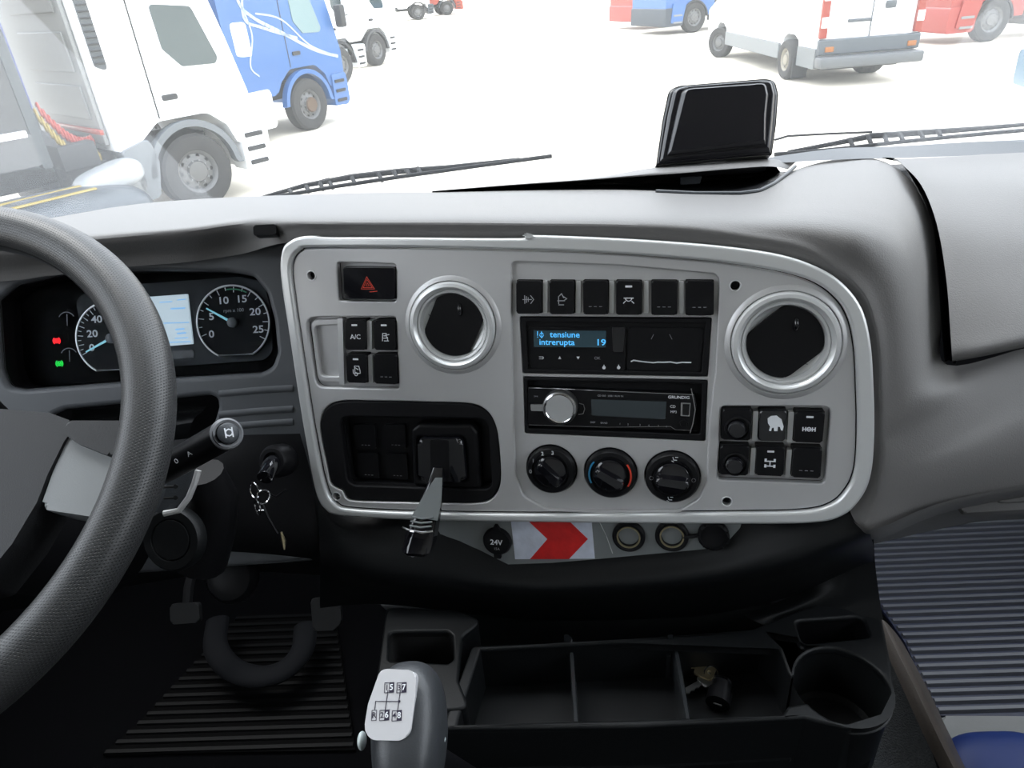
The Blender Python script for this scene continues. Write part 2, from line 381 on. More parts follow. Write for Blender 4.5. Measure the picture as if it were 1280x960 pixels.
# ribs between top switches
for i in range(5):
    xm = (swt[i][1]+swt[i+1][0])/2
    part('rib', prism(rq([(xm-3, 351), (xm+3, 351), (xm+2.6, 391.5), (xm-3, 391)], .0008, -.001), -.008, -.0005, .001), SILVER2, fas, PN.M)
for q in ([(458.5, 401), (464.5, 401), (465, 437), (459, 437)], [(460, 444), (465, 444), (466, 479), (461, 479)],
          [(941.5, 514), (948, 514), (946.3, 551), (940, 551)], [(985.5, 515), (992.7, 515), (990, 553), (984, 552.5)],
          [(939, 560), (945, 560), (943, 594), (937, 594)], [(983.5, 562), (990, 562), (987, 597), (981, 596.5)]):
    part('rib', prism(rpoly(PN.pl(q, -.001), .0008), -.011, -.001, .001), SILVER2, fas, PN.M)
part('rib', prism(rpoly(PN.pl([(422, 398), (428.5, 398), (430.5, 480.5), (424.5, 480.5)], -.002), .0006), -.011, -.0015, .0008), SILVER2, fas, PN.M)

# --- vents
def vent(cx, cy, k, label, flap):
    c = PN.p(cx, cy)
    t = thing('air_vent', label, 'air vent', PN.M @ Matrix.Translation((*c, 0)), 'round air vents of the centre panel')
    Fm = PN.M @ Matrix.Translation((*c, 0))
    part('flare', lathe([(.0520*k, .0002), (.0500*k, .0022), (.0470*k, .0030), (.0462*k, .0018)], 64), SILVER, t, Fm)
    part('outer_ring', lathe([(.0460*k, -.001), (.0458*k, .0035), (.0440*k, .0065), (.0410*k, .0072), (.0385*k, .0050), (.0375*k, .002)], 64), SILVER2, t, Fm)
    part('inner_ring', lathe([(.0375*k, .002), (.0365*k, .0032), (.0345*k, .0028), (.0330*k, -.001), (.0328*k, -.012), (.0335*k, -.03)], 64), SILVER2, t, Fm)
    part('duct', lathe([(.0335*k, -.008), (.0335*k, -.034), (0, -.036)], 48), DARK, t, Fm)
    # swivelling disc: a dished black disc cut straight on two sides
    R = .0325*k
    pts = [(R*cos(a), R*sin(a)) for a in [radians(x) for x in range(0, 360, 5)]]
    ca, sa = cos(radians(flap)), sin(radians(flap)); lim = R*.82
    pp = []
    for x, y in pts:
        u = x*ca+y*sa; v = -x*sa+y*ca; u = max(-lim, min(lim, u)); pp.append((u*ca-v*sa, u*sa+v*ca))
    d = part('swivel_disc', prism(pp, -.007, -.002, .0016), BLK, t, Fm)
    part('disc_backing', lathe([(R*1.01, -.0035), (R*.8, -.0065), (0, -.0068)], 40), SILVER2, t, Fm, label='silver inner rim behind the disc')
    l2 = [V((-.8*R, .35*R)), V((-.45*R, -.15*R)), V((.1*R, -.5*R)), V((.62*R, -.6*R))]
    part('seam', strokes([[(p[0], p[1]) for p in smooth_loop([tuple(v) for v in l2], 6, False)]], .0005, -.0021), DARK, d, Fm)
    part('thumb_notch', lathe([(0, .0030), (.003, .0022), (.005, .0002), (.006, -.0022)], 24, (.25*R, .50*R, 0), .55, 1.2), GLOSS, d, Fm)
    return t
vent(566, 407, 1.0, 'left round air vent, silver rings around a black disc, right of hazard switch', -25)
vent(981.5, 428.5, 1.06, 'right round air vent, silver rings around a black disc, above bear switch', -48)

# --- switches
def switch(pts, label, sym=None, bar=False, dots=False, h=.003, name='rocker_switch', group=None, m=BLK, dim=False):
    c = PN.p(sum(p[0] for p in pts)/4, sum(p[1] for p in pts)/4)
    Fm = PN.M; t = thing(name, label, 'switch', PN.M @ Matrix.Translation((*c, 0)), group)
    q = PN.pl(pts, h)
    part('housing', prism(rpoly(quadgrow(q, 1.0), .0015), -.011, -.001), DARK, t, Fm)
    part('rocker', prism(rpoly(quadgrow(q, .97), .0022), -.006, h, .0018, 3), m, t, Fm)
    cx = sum(a for a, b in q)/4; cy = sum(b for a, b in q)/4
    hh = abs(q[0][1]-q[3][1])
    if bar: part('indicator_bar', prism(rpoly([(cx-.0032, cy+hh*.30), (cx+.0032, cy+hh*.30), (cx+.0032, cy+hh*.30+.0019), (cx-.0032, cy+hh*.30+.0019)], .0004), h, h+.0002), WHITE, t, Fm)
    if dots: part('dots', merge([box((cx+k*.005, cy-hh*.25, h+.0001), (.0028, .0004, .0003)) for k in (-1, 0, 1)]), LWHITE, t, Fm)
    if sym:
        me = sym(cx, cy-hh*.06, h+.0001)
        part('symbol', me, LWHITE if dim else WHITE, t, Fm)
    return t
GL = 'rocker switches left of the left vent'; GT = 'rocker switches in the row above the tachograph'; GR = 'switches below the right vent'
def s_ac(x, y, z): return text('A/C', .0072, (x, y, z), bold=.0001)
def s_fan(x, y, z): return strokes([[(x-.003, y-.004), (x-.002, y+.004), (x+.002, y+.004), (x+.002, y-.001), (x-.002, y-.001)], [(x+.001, y+.002), (x+.005, y+.003)], [(x-.001, y-.004), (x+.004, y-.004)], [(x+.003, y-.004), (x+.003, y+.0)], [(x-.001, y+.0015), (x+.001, y+.0015)]], .0008, z)
def s_truck(x, y, z): return strokes([[(x-.002, y-.002), (x-.002, y+.005), (x+.003, y+.005), (x+.004, y), (x+.004, y-.003), (x-.004, y-.003), (x-.004, y+.001)], arc(x-.001, y-.004, .0018, 0, 360, 8), [(x-.001, y+.003), (x+.002, y+.001)]], .0008, z)
def s_d1(x, y, z): return strokes([[(x+i*.0018-.004, y-.004+abs(i)*.001), (x+i*.0018-.004, y+.004-abs(i)*.001)] for i in range(3)]+[[(x+.002, y+.004), (x+.005, y), (x+.002, y-.004)], [(x-.006, y), (x+.003, y)]], .0007, z)
def s_d2(x, y, z): return strokes([[(x-.003, y-.004), (x-.003, y+.003), (x, y+.006), (x+.002, y+.002)], [(x+.002, y+.003), (x+.005, y+.001), (x+.002, y-.001)], [(x-.004, y-.001), (x+.003, y-.001)], [(x-.003, y-.005), (x+.002, y-.005)]], .0008, z)
def s_lamp(x, y, z): return strokes([[(x-.0045, y+.002), (x+.0045, y+.002)], arc(x, y+.002, .003, 180, 360, 8), [(x-.003, y-.001), (x-.005, y-.003)], [(x+.003, y-.001), (x+.005, y-.003)]], .0008, z)
def s_tyre(x, y, z): return strokes([[(x-.0055, y-.0018), (x-.0055, y+.0018)], [(x+.0055, y-.0018), (x+.0055, y+.0018)], [(x-.003, y-.0018), (x-.003, y+.0018)], [(x+.003, y-.0018), (x+.003, y+.0018)], arc(x, y, .0018, 0, 360, 8), [(x-.005, y), (x+.005, y)]], .001, z)
def s_axle(x, y, z): return merge([strokes([[(x-.004, y+.002), (x+.004, y+.002)], [(x, y+.002), (x, y-.003)], [(x-.004, y-.003), (x+.004, y-.003)]], .0011, z)]+[box((x+a*.0042, y+b, z+.0001), (.002, .0032, .0003)) for a in (-1, 1) for b in (.003, -.003)])
switch([(430.7, 400), (457, 399.5), (457.5, 438), (431.5, 438)], 'air conditioning switch marked A/C, left of the left vent', s_ac, True, group=GL)
switch([(467, 400), (494, 399.5), (495, 438.7), (467.5, 438)], 'switch with fan symbol and white bar, right of the A/C switch', s_fan, True, group=GL)
switch([(432.5, 442.5), (458, 443), (458.7, 479.5), (433.5, 478.7)], 'switch with small vehicle symbol and white bar, below the A/C switch', s_truck, True, group=GL)
switch([(466.7, 443), (496, 443), (497, 481), (467.5, 480)], 'blank black switch cover, lower right of the four by the left vent', None, False, True, group=GL)
tops = [(s_d1, False, False, 'leftmost top-row switch with a fan-like axle symbol, above the tachograph'), (s_d2, False, False, 'second top-row switch from the left with a small arrow symbol'),
        (None, False, True, 'blank top-row switch cover between the arrow symbol and the lamp symbol'), (s_lamp, True, False, 'top-row switch with white bar and interior lamp symbol'),
        (None, False, True, 'blank top-row switch cover directly right of the lamp switch'), (None, False, True, 'rightmost blank top-row switch cover beside the upper right screw')]
for (x0, x1, yb), (s, ba, do, lb) in zip(swt, tops):
    switch([(x0, 350.4), (x1, 350.8), (x1-.5, yb), (x0+.3, yb)], lb, s, ba, do, h=.004, group=GT, dim=not ba)
def bearsym(x, y, z):
    pts = [(490, 310), (510, 295), (545, 292), (575, 315), (588, 360), (582, 385), (572, 383), (565, 362), (553, 360), (551, 388), (530, 388), (528, 365), (515, 370), (512, 388), (498, 385), (505, 360), (492, 340)]
    return prism(PN.pl([(860+a/4.923, 460+b/4.923) for a, b in pts], .003), .0031, .0034)
switch([(949.4, 513), (984.3, 513), (981.3, 552.4), (948, 551.5)], 'glossy black switch with a white bear silhouette, below the right vent', bearsym, False, group=GR, m=GLOSS)
switch([(994, 514), (1032, 515), (1028.5, 554.5), (991.5, 553)], 'switch with white bar and tyre symbol, right of the bear switch', s_tyre, True, group=GR)
switch([(945.3, 557.5), (982, 558.5), (979.5, 596), (944, 594.5)], 'switch with white bar and axle symbol, below the bear switch', s_axle, True, group=GR)
switch([(991, 559.5), (1028.5, 560.5), (1026, 598.5), (989, 597)], 'blank black switch cover, lower right of the six below the right vent', None, False, True, group=GR)
def pushswitch(pts, label):
    t = switch(pts, label, None, False, group=GR, name='rotary_switch')
    q = PN.pl(pts, .003); cx = sum(a for a, b in q)/4+.001; cy = sum(b for a, b in q)/4-.003
    part('socket_rim', lathe([(.0125, .003), (.0122, .0055), (.0105, .006), (.0100, .003)], 32, (cx, cy, 0)), BLK, t, PN.M)
    part('knob', lathe([(.0085, .003), (.0085, .010), (.0070, .0125), (0, .013)], 32, (cx-.001, cy, 0)), GLOSS, t, PN.M)
pushswitch([(903, 511), (940.5, 511.5), (938.5, 551.4), (901.5, 550)], 'black switch with round push knob, upper left below the right vent')
pushswitch([(900.5, 557), (937.3, 557.5), (935.5, 595), (898.5, 593.5)], 'black switch with round push knob, lower left below the right vent')
# hazard
hz = thing('hazard_switch', 'wide glossy black hazard warning switch with red triangle, top left of the silver panel', 'switch', PN.M @ Matrix.Translation((*PN.p(460, 354), 0)))
q = PN.pl([(429.5, 334), (493.5, 335), (493.5, 374), (430.5, 373.5)], .002)
part('housing', prism(rpoly(quadgrow(q, 1.02), .001), -.0105, -.003), BLK, hz, PN.M)
part('button', prism(rpoly(q, .0015), -.006, .003, .0015, 3), GLOSS, hz, PN.M)
c = PN.p(459.3, 355, .003)
def tri(r, o=0): return [(c[0]+r*cos(radians(a)), c[1]-.001+o+r*sin(radians(a))) for a in (90, 210, 330, 90)]
part('warning_triangle', strokes([tri(.0085), tri(.0058)], .0005, .0031), REDP, hz, PN.M)
part('warning_mark', merge([strokes([tri(.0022)], .0004, .0031), strokes([[(c[0]+.002, c[1]-.0082), (c[0]+.010, c[1]-.0075)]], .0007, .0031)]), REDP, hz, PN.M)

# --- tachograph
tg = thing('tachograph', 'black tachograph slot unit with small blue text display, under the top switch row', 'tachograph', PN.M @ Matrix.Translation((*PN.p(768, 435), 0)))
part('surround', plate(rq([(649, 397.5), (889.5, 399), (884.5, 472), (653, 467.5)], .002), [rq([(656, 403.5), (882, 405), (877, 466.5), (659, 462.5)], .001)], -.012, -.0035, .001), BLKM, tg, PN.M)
part('body', prism(rq([(655, 402.5), (883, 404), (878, 467), (658, 463)], .001), -.03, -.0075, .0006), BLK, tg, PN.M)
fp = part('faceplate', prism(rq([(661, 408), (783, 409), (781, 463), (664, 460)], .002, -.006), -.008, -.0055, .0008), BLK, tg, PN.M)
part('card_drawer', prism(rq([(786, 409), (879, 410), (875, 464), (784, 462)], .002, -.006), -.008, -.005, .0008), BLKM, tg, PN.M)
part('card_slot', prism(rq([(765, 409), (781, 409), (779, 440), (766, 440)], .001, -.005), -.0056, -.0051, .0004), GLOSS, fp, PN.M)
disp = part('display', prism(rq([(667, 413), (757.6, 413.7), (757, 434.3), (667.4, 433.6)], .0005, -.005), -.0055, -.0050), LCD, tg, PN.M)
hT = -.0049
def ptext(s, px, py, size, h, m, parent, sx=1, **k):
    a = PN.p(px, py, h); return part('lettering', text(s, size, (a[0], a[1], h+.0001), sx=sx, **k), m, parent, PN.M)
ptext('tensiune', 706, 418.5, .0085, hT, LCDT, disp, 1.05, bold=.00012)
ptext('intrerupta', 696, 428.0, .0085, hT, LCDT, disp, 1.05, bold=.00012)
ptext('19', 751, 428.3, .0088, hT, LCDT, disp, 1.2, bold=.00012)
a = PN.p(672, 418, hT); b_ = PN.p(677, 418, hT)
part('symbol', merge([strokes([[(a[0], a[1]+.003), (a[0], a[1]-.001)], [(a[0], a[1]-.0025), (a[0], a[1]-.003)]], .0008, hT), strokes([[(b_[0], b_[1]+.003), (b_[0], b_[1]-.0035)], [(b_[0]-.002, b_[1]), (b_[0], b_[1]+.002), (b_[0]+.002, b_[1])], [(b_[0]-.002, b_[1]-.001), (b_[0], b_[1]-.0035), (b_[0]+.002, b_[1]-.001)]], .0006, hT)]), LCDT, disp, PN.M)
hF = -.0054
for px, kind in ((676.7, 'back'), (699.7, 'up'), (722.7, 'down')):
    a = PN.p(px, 447.3, hF)
    if kind == 'back': me = strokes([[(a[0]-.0022, a[1]+.001), (a[0]+.0015, a[1]+.001), (a[0]+.0022, a[1]), (a[0]+.0015, a[1]-.001), (a[0]-.0022, a[1]-.001)]], .0005, hF)
    elif kind == 'up': me = prism([(a[0]-.0016, a[1]-.0013), (a[0]+.0016, a[1]-.0013), (a[0], a[1]+.0018)], hF, hF+.0002)
    else: me = prism([(a[0]-.0016, a[1]+.0013), (a[0]+.0016, a[1]+.0013), (a[0], a[1]-.0018)], hF, hF+.0002)
    part('key_symbol', me, WHITE, tg, PN.M)
ptext('OK', 746.6, 447.8, .0042, hF, LWHITE, tg)
for px in (755, 773.3):
    a = PN.p(px, 459.5, hF); part('key_symbol', lathe([(.0017, 0), (.0017, .0002), (0, .0002)], 14, (a[0], a[1], hF)), WHITE, tg, PN.M)
    part('key_symbol', box((a[0], a[1]+.002, hF+.0001), (.0008, .002, .0002)), WHITE, tg, PN.M)
for l in ([(817, 418), (814, 424)], [(837, 418), (840, 424)]): part('mark', strokes([PN.pl(l, -.005)], .0004, -.0049), LWHITE, tg, PN.M)
tp = [(789, 452), (792, 450.5), (797, 451.3), (803, 452.2), (811, 453), (817, 453.6), (822, 452.8), (829, 453), (838, 452.6), (846, 454), (853, 453), (863.7, 453.3)]
part('paper_edge', strokes([PN.pl(tp, -.004)], .0011, -.0052, .0012), WHITE, tg, PN.M, label='torn white paper edge in the printer slot')
for px, py in ((658, 413), (658.5, 455)):
    a = PN.p(px, py, -.0035); part('pin', lathe([(.0012, -.0075), (.0012, -.005), (0, -.0048)], 10, (*a, 0)), BLK, tg, PN.M)

# --- radio
rd = thing('car_radio', 'black car radio with round silver volume knob, below the tachograph', 'radio', PN.M @ Matrix.Translation((*PN.p(768, 513), 0)))
part('surround', plate(rq([(653, 472.5), (884.8, 477), (881.8, 553), (655.3, 543)], .002), [rq([(657.5, 477), (878, 481), (875.5, 545), (659.5, 537)], .002)], -.016, -.0040, .001), BLKM, rd, PN.M)
part('body', prism(rq([(657, 476), (879, 480.5), (876, 546), (659, 538)], .001), -.035, -.013), BLKM, rd, PN.M)
hR = -.004
rf = part('faceplate', prism(rq([(660, 484), (730, 487), (868, 492.5), (871, 510), (864, 538), (660, 531)], .0025, hR), -.013, hR, .0012), BLK, rd, PN.M)
part('trim_line', strokes([PN.pl([(661, 484.8), (700, 485.8), (740, 488), (867, 493.3)], hR)], .0005, hR), STEEL, rf, PN.M)
part('trim_line', strokes([PN.pl([(864, 486), (867, 500), (869, 512), (866, 530), (862.5, 541)], hR)], .0008, hR), STEEL, rf, PN.M)
part('trim_line', strokes([PN.pl([(660.5, 531), (760, 534), (838, 533), (844, 537), (863, 538)], hR)], .0003, hR), STEEL, rf, PN.M)
part('display', prism(rq([(739, 499), (833, 502), (831.5, 524), (739.5, 519)], .0008, hR), hR-.001, hR+.0005, .0003), LCD2, rd, PN.M)
kc = PN.p(700, 509.5, .004)
kb = part('volume_knob', lathe([(.0178, hR), (.0178, .006), (.0172, .0075), (.0160, .008)], 48, (kc[0], kc[1], 0)), STEEL, rd, PN.M, label='silver volume knob with brushed face')
part('knob_face', lathe([(.0160, .0078), (.0150, .0082), (.0142, .0074), (0, .0074)], 48, (kc[0], kc[1], 0)), CHROME, kb, PN.M)
part('source_button', prism(rq([(663.5, 505), (682, 505), (682, 513.5), (664, 513)], .0008, hR), hR, hR+.0015, .0006), STEEL, rd, PN.M, label='silver button left of the volume knob')
a = [(724, 504), (729.5, 505.5), (731, 511), (729, 517), (723, 518)]
part('side_button', tube([(x, y, hR+.0004) for x, y in PN.pl(a, hR)], .0004, 6), STEEL, rd, PN.M)
ptext('GRUNDIG', 848.5, 496.8, .0040, hR, WHITE, rf, 1.15, bold=.00008)
ptext('CD 560   USB / AUX IN', 763, 495, .0026, hR, LWHITE, rf)
ptext('CD', 841, 508.3, .0038, hR, WHITE, rf); ptext('MP3', 842, 515, .0036, hR, WHITE, rf)
for i, px in enumerate((741, 755, 775, 785, 800, 811, 823, 833)): ptext(['DISP', 'BAND', '1', '2', '3', '4', '5', '6'][i], px, 528+(px-741)*.055, .0026, hR, LWHITE, rf)
ptext('I<<', 670, 495.5, .003, hR, LWHITE, rf)
part('usb_port', prism(rq([(853.5, 504), (862.5, 504.5), (861.5, 519.5), (853, 518.5)], .0006, hR), hR, hR+.0006), DARK, rd, PN.M)
part('usb_port_rim', plate(rq([(851, 503), (863.5, 503.5), (862, 520.5), (850.5, 519.5)], .0008, hR), [rq([(853.5, 504.6), (862, 504.9), (861, 519), (853, 518.5)], .0005, hR)], hR, hR+.0012, .0003), STEEL, rd, PN.M)
a = PN.p(854.5, 530, hR); part('aux_jack', lathe([(.0045, hR), (.0045, hR+.0012), (.0032, hR+.0012), (.003, hR+.0001), (0, hR+.0001)], 24, (*a, 0)), BLK, rd, PN.M)

# --- climate knobs
GK = 'round climate control knobs under the radio'
def clim(i, label, ang):
    c = PN.p(*KN[i], -.004); r = KR[i]; Fm = PN.M @ Matrix.Translation((*c, 0))
    t = thing('climate_knob', label, 'control knob', Fm, GK)
    part('dial_ring', lathe([(r, -.009), (r, .000), (r-.0018, .0025), (r-.006, .003), (r-.0075, .001), (0, .001)], 56), BLK, t, Fm)
    part('knob_cap', lathe([(r*.66, .001), (r*.64, .004), (r*.55, .0055), (0, .0065)], 48), GLOSS, t, Fm)
    L = r*.60
    rot = Matrix.Rotation(radians(ang), 4, 'Z')
    me = prism(rpoly([(-L, -.0045), (L, -.0035), (L, .0035), (-L, .0045)], .0035), .004, .015, .003, 3); me.transform(rot)
    part('grip_bar', me, GLOSS, t, Fm)
    return t, Fm, r
t, Fm, r = clim(0, 'left climate knob for fan speed numbered 0 to 3', 135)
for s, a in (('0', 183), ('1', 148), ('2', 112), ('3', 82)):
    part('numeral', text(s, .0058, ((r-.005)*cos(radians(a)), (r-.005)*sin(radians(a)), .0035), bold=.0001), WHITE if s in '23' else LWHITE, t, Fm)
t, Fm, r = clim(1, 'middle climate knob for temperature with blue and red arcs', 150)
part('cold_arc', strokes([arc(0, 0, r-.005, 140, 205, 10)], .0018, .0031), BLUEP, t, Fm, label='blue arc')
part('hot_arc', strokes([arc(0, 0, r-.005, 35, -30, 10)], .0018, .0031), REDP, t, Fm, label='red arc')
t, Fm, r = clim(2, 'right climate knob for air direction with small airflow symbols', 175)
for a in (85, 265):
    x, y = (r-.005)*cos(radians(a)), (r-.005)*sin(radians(a))
    part('airflow_symbol', strokes([[(x-.002, y+.002), (x-.001, y-.001), (x+.002, y-.001)], [(x+.0005, y+.002), (x+.003, y+.002)], [(x-.003, y-.002), (x-.001, y-.003)]], .0006, .0031), WHITE, t, Fm)
for a in (0, 180): part('airflow_symbol', strokes([arc((r-.006)*cos(radians(a)), 0, .002, 0, 360, 8)], .0003, .0031), LWHITE, t, Fm)

# --- parking brake module
pm = thing('brake_lever_module', 'recessed black module at lower left of silver panel with blank switches beside brake lever socket', 'control module', PN.M @ Matrix.Translation((*PN.p(510, 565), 0)))
rec = rpoly(PN.pl([(424, 521), (610, 524), (615, 613), (434, 607)]), .012, 7)
part('bezel', plate(sl([(x+(.8 if x < 500 else -.8), y+(.8 if y < 560 else -.8)) for x, y in mod]), [rec], -.012, -.0005, .002, 3), BLKM, pm, PN.M)
part('recess_tray', prism(quadgrow(rec, 1.03), -.024, -.020), BLK, pm, PN.M)
part('recess_wall', plate(quadgrow(rec, 1.02), [quadgrow(rec, .99)], -.021, -.010, .0003), BLK, pm, PN.M)
for qd in ([(442, 531), (468, 531), (470, 561), (444, 561)], [(480, 531), (506, 531), (507, 561), (482, 561)], [(446, 567), (472, 567), (474, 598), (448, 598)], [(482, 568), (508, 568), (510, 599), (484, 599)]):
    bq = PN.pl(qd, -.015); bs = part('blank_cover', prism(rpoly(bq, .0015), -.0205, -.0155, .001), BLK, pm, PN.M)
    cx = sum(a for a, _ in bq)/4; yy = min(_ for a, _ in bq)+.005
    part('dots', merge([box((cx+k*.004, yy, -.0154), (.0022, .0005, .0003)) for k in (-1, 0, 1)]), LWHITE, bs, PN.M)
soc = rpoly(PN.pl([(514, 537), (523, 530), (588, 530.5), (597, 541), (601, 612), (517, 608)], -.004), .006)
part('lever_socket', plate(soc, [rpoly(PN.pl([(521, 546), (580, 546), (584, 600), (524, 600)], -.004), .006)], -.021, -.003, .004, 4), BLK, pm, PN.M)
hb = rpoly(PN.pl([(523, 547), (579, 547), (584, 601), (525, 600)], 0), .007, 6)
part('pivot_housing', prism(hb, -.022, .004, .007, 6), GLOSS, pm, PN.M)
part('pivot_slot', prism(rpoly(PN.pl([(538, 550), (561, 550), (562, 596), (538, 596)], .004), .002), .003, .0046, .0004), BLKM, pm, PN.M)

# --- parking brake lever
PL = PN.M
lv = thing('parking_brake_lever', 'glossy black parking brake lever hanging down in front of the silver panel', 'lever', PN.M @ Matrix.Translation((*PN.p(548, 590), 0)))
def lvp(px, py, h): a = PN.p(px, py, h); return V((a[0], a[1], h))
secs = [((548.5, 583), .004, .0058, .005), ((546, 600), .013, .0085, .0065), ((540, 622), .022, .0115, .0085), ((534, 645), .031, .0140, .0100), ((528.5, 663), .038, .0165, .0115), ((525, 677), .043, .0172, .0115), ((523, 686), .046, .0165, .011), ((522, 691), .047, .0120, .008)]
rings = []
for (a, h, wx, th) in secs:
    cpt = lvp(*a, h)
    rings.append([cpt+V((wx*max(-1, min(1, 1.25*cos(t_)))*.93, .0, 0))+V((0, .0, th*max(-1, min(1, 1.25*sin(t_))))) for t_ in [2*pi*k/20 for k in range(20)]])
bm = bmesh.new(); RR = [[bm.verts.new(p) for p in r_] for r_ in rings]
for A, B in zip(RR, RR[1:]):
    for k in range(20): bm.faces.new((A[k], A[(k+1) % 20], B[(k+1) % 20], B[k]))
bm.faces.new(RR[0]); bm.faces.new(RR[-1][::-1]); bmesh.ops.recalc_face_normals(bm, faces=bm.faces[:])
part('grip', newmesh(bm), GLOSS, lv, PL)
# grey inset on the lever's face
ins = [((544, 597), .013+.0062), ((553, 597), .013+.0062), ((552, 625), .0235+.0085), ((547, 651), .033+.0100), ((514, 646), .033+.0100), ((526, 625), .0235+.0085)]
bm = bmesh.new()
top = [bm.verts.new(lvp(*a, h+.0022)) for a, h in ins]; bot = [bm.verts.new(lvp(*a, h-.003)) for a, h in ins]
bm.faces.new(top); bm.faces.new(bot[::-1])
for k in range(6): bm.faces.new((bot[k], bot[(k+1) % 6], top[(k+1) % 6], top[k]))
bmesh.ops.recalc_face_normals(bm, faces=bm.faces[:])
LINS = mat('grey_lever_inset', (.16, .175, .18), .25, .3)
part('inset', newmesh(bm), LINS, lv, PL, label='grey inset on the lever face')
for k in range(3):
    y = 647+k*5.5; x0 = 515-k*1.4; x1 = 541-k*.9; h = .0455+k*.0027
    part('grip_rib', tube([lvp(x0, y-1, h), lvp((x0+x1)/2, y+1.5, h+.0012), lvp(x1, y, h)], .0011, 8), LINS, lv, PL)
part('release_collar', tube([lvp(503, 660, .049), lvp(510, 663, .0535), lvp(528, 666, .0545), lvp(541, 664, .0505)], .0016, 8), CHROME, lv, PL, label='bright edge around the release collar')
a = lvp(517, 691, .050); part('symbol', strokes([arc(a.x, a.y, .003, 0, 360, 10), arc(a.x, a.y, .0045, 150, 210, 4), arc(a.x, a.y, .0045, -30, 30, 4)], .0005, a.z+.0035), LWHITE, lv, PL)

# --- lower strip with sockets
hS = -.012
ls = thing('socket_strip', 'thin grey strip below the silver panel carrying the power sockets', 'dashboard panel', PN.M @ Matrix.Translation((*PN.p(740, 675, hS), hS)))
st = rpoly(PN.pl([(535, 640), (555, 676), (578, 693), (597, 702), (622, 706), (690, 703.5), (745, 699), (820, 692), (880, 686.5), (905, 682), (925, 660), (930, 645)], hS), .004)
part('strip', prism(st, hS-.004, hS, .001), GREYP, ls, PN.M)
part('seam', strokes([PN.pl([(750, 653.5), (758, 670), (765.8, 691.7)], hS)], .0008, hS), SILVER2, ls, PN.M)
ck = PN.p(621, 677.5, hS+.004); Fm = PN.M @ Matrix.Translation((*ck, hS))
t = thing('power_socket', 'capped black socket marked 24V, left of the red arrow sticker', 'power socket', Fm)
part('cap', lathe([(.0165, 0), (.0165, .003), (.0150, .0055), (0, .0065)], 48), BLKM, t, Fm)
part('latch', prism(rpoly([(-.0045, -.014), (.0045, -.014), (.004, -.021), (-.004, -.021)], .001), 0, .004, .001), BLKM, t, Fm)
part('hinge', prism(rpoly([(-.006, .013), (.006, .013), (.001, .0205), (-.002, .0205)], .001), 0, .0055, .001), BLKM, t, Fm)
part('lettering', text('24V', .0088, (0, .0005, .0065), bold=.00015), WHITE, t, Fm)
part('lettering', text('15A', .0042, (0, -.0075, .0062)), LWHITE, t, Fm)
GS = 'open lighter sockets in the grey strip'
def lighter(px, py, label):
    c = PN.p(px, py, hS+.004); Fm = PN.M @ Matrix.Translation((*c, hS)); t = thing('lighter_socket', label, 'power socket', Fm, GS)
    part('collar', lathe([(.0175, 0), (.0175, .0035), (.0155, .0052), (.0130, .0045), (.0128, .002)], 48), BLKM, t, Fm)
    part('metal_ring', lathe([(.0128, .002), (.0126, .0052), (.0112, .0052), (.0108, .002)], 48), BRASS, t, Fm, label='bright metal ring')
    part('bore', lathe([(.0108, .004), (.0104, -.03), (0, -.031)], 32), DARK, t, Fm)
    return t
lighter(785.7, 671.5, 'open lighter socket with metal ring, left one beside the sticker')
lighter(839.8, 671, 'open lighter socket with metal ring, next to the tethered cap')
c = PN.p(892, 671, hS+.006); Fm = PN.M @ Matrix.Translation((*c, hS))
t = thing('dust_plug', 'round black ridged socket cap on a tether, at the right end of the grey strip', 'socket cap', Fm)
part('cap_body', lathe([(.0160, 0), (.0160, .006), (.0135, .0075), (.0125, .0045), (0, .004)], 40), BLKM, t, Fm)
for k in range(14):
    a = 2*pi*k/14; part('ridge', box((.0150*cos(a), .0150*sin(a), .0068), (.0022, .0014, .002), .0003, rot=None), BLKM, t, Fm)
a0 = PN.p(853, 672, hS+.004)
part('tether', tube([(a0[0]-c[0], a0[1]-c[1], .003), (-.022, -.002, .005), (-.014, 0, .004)], .0022, 8), BLKM, t, Fm)
# sticker
sk = thing('reflective_sticker', 'white reflective sticker with red arrow chevron pointing right, on the grey strip', 'sticker', PN.M @ Matrix.Translation((*PN.p(690, 675, hS), hS)))
part('backing', prism(PN.pl([(638.7, 650), (739.5, 651), (743.7, 698), (644, 698.7)], hS), hS, hS+.0006), WHTR, sk, PN.M)
part('chevron', prism(PN.pl([(660, 650.3), (711, 650.5), (735, 673.4), (711.4, 698.3), (662.6, 698.5), (684.4, 673.4)], hS), hS+.0005, hS+.0009), REDR, sk, PN.M, label='red chevron')

# ================================================================== DASHBOARD BODY
db = thing('dashboard', 'grained grey plastic dashboard body wrapping around the silver centre panel', 'dashboard', V((0, .9, CZ-.6)))
def zt(px, py, z): r = ray(px, py); return (z)/r.z        # depth where the ray meets height CZ+z
def wz(px, py, z=-.23): return W(px, py, zt(px, py, z))
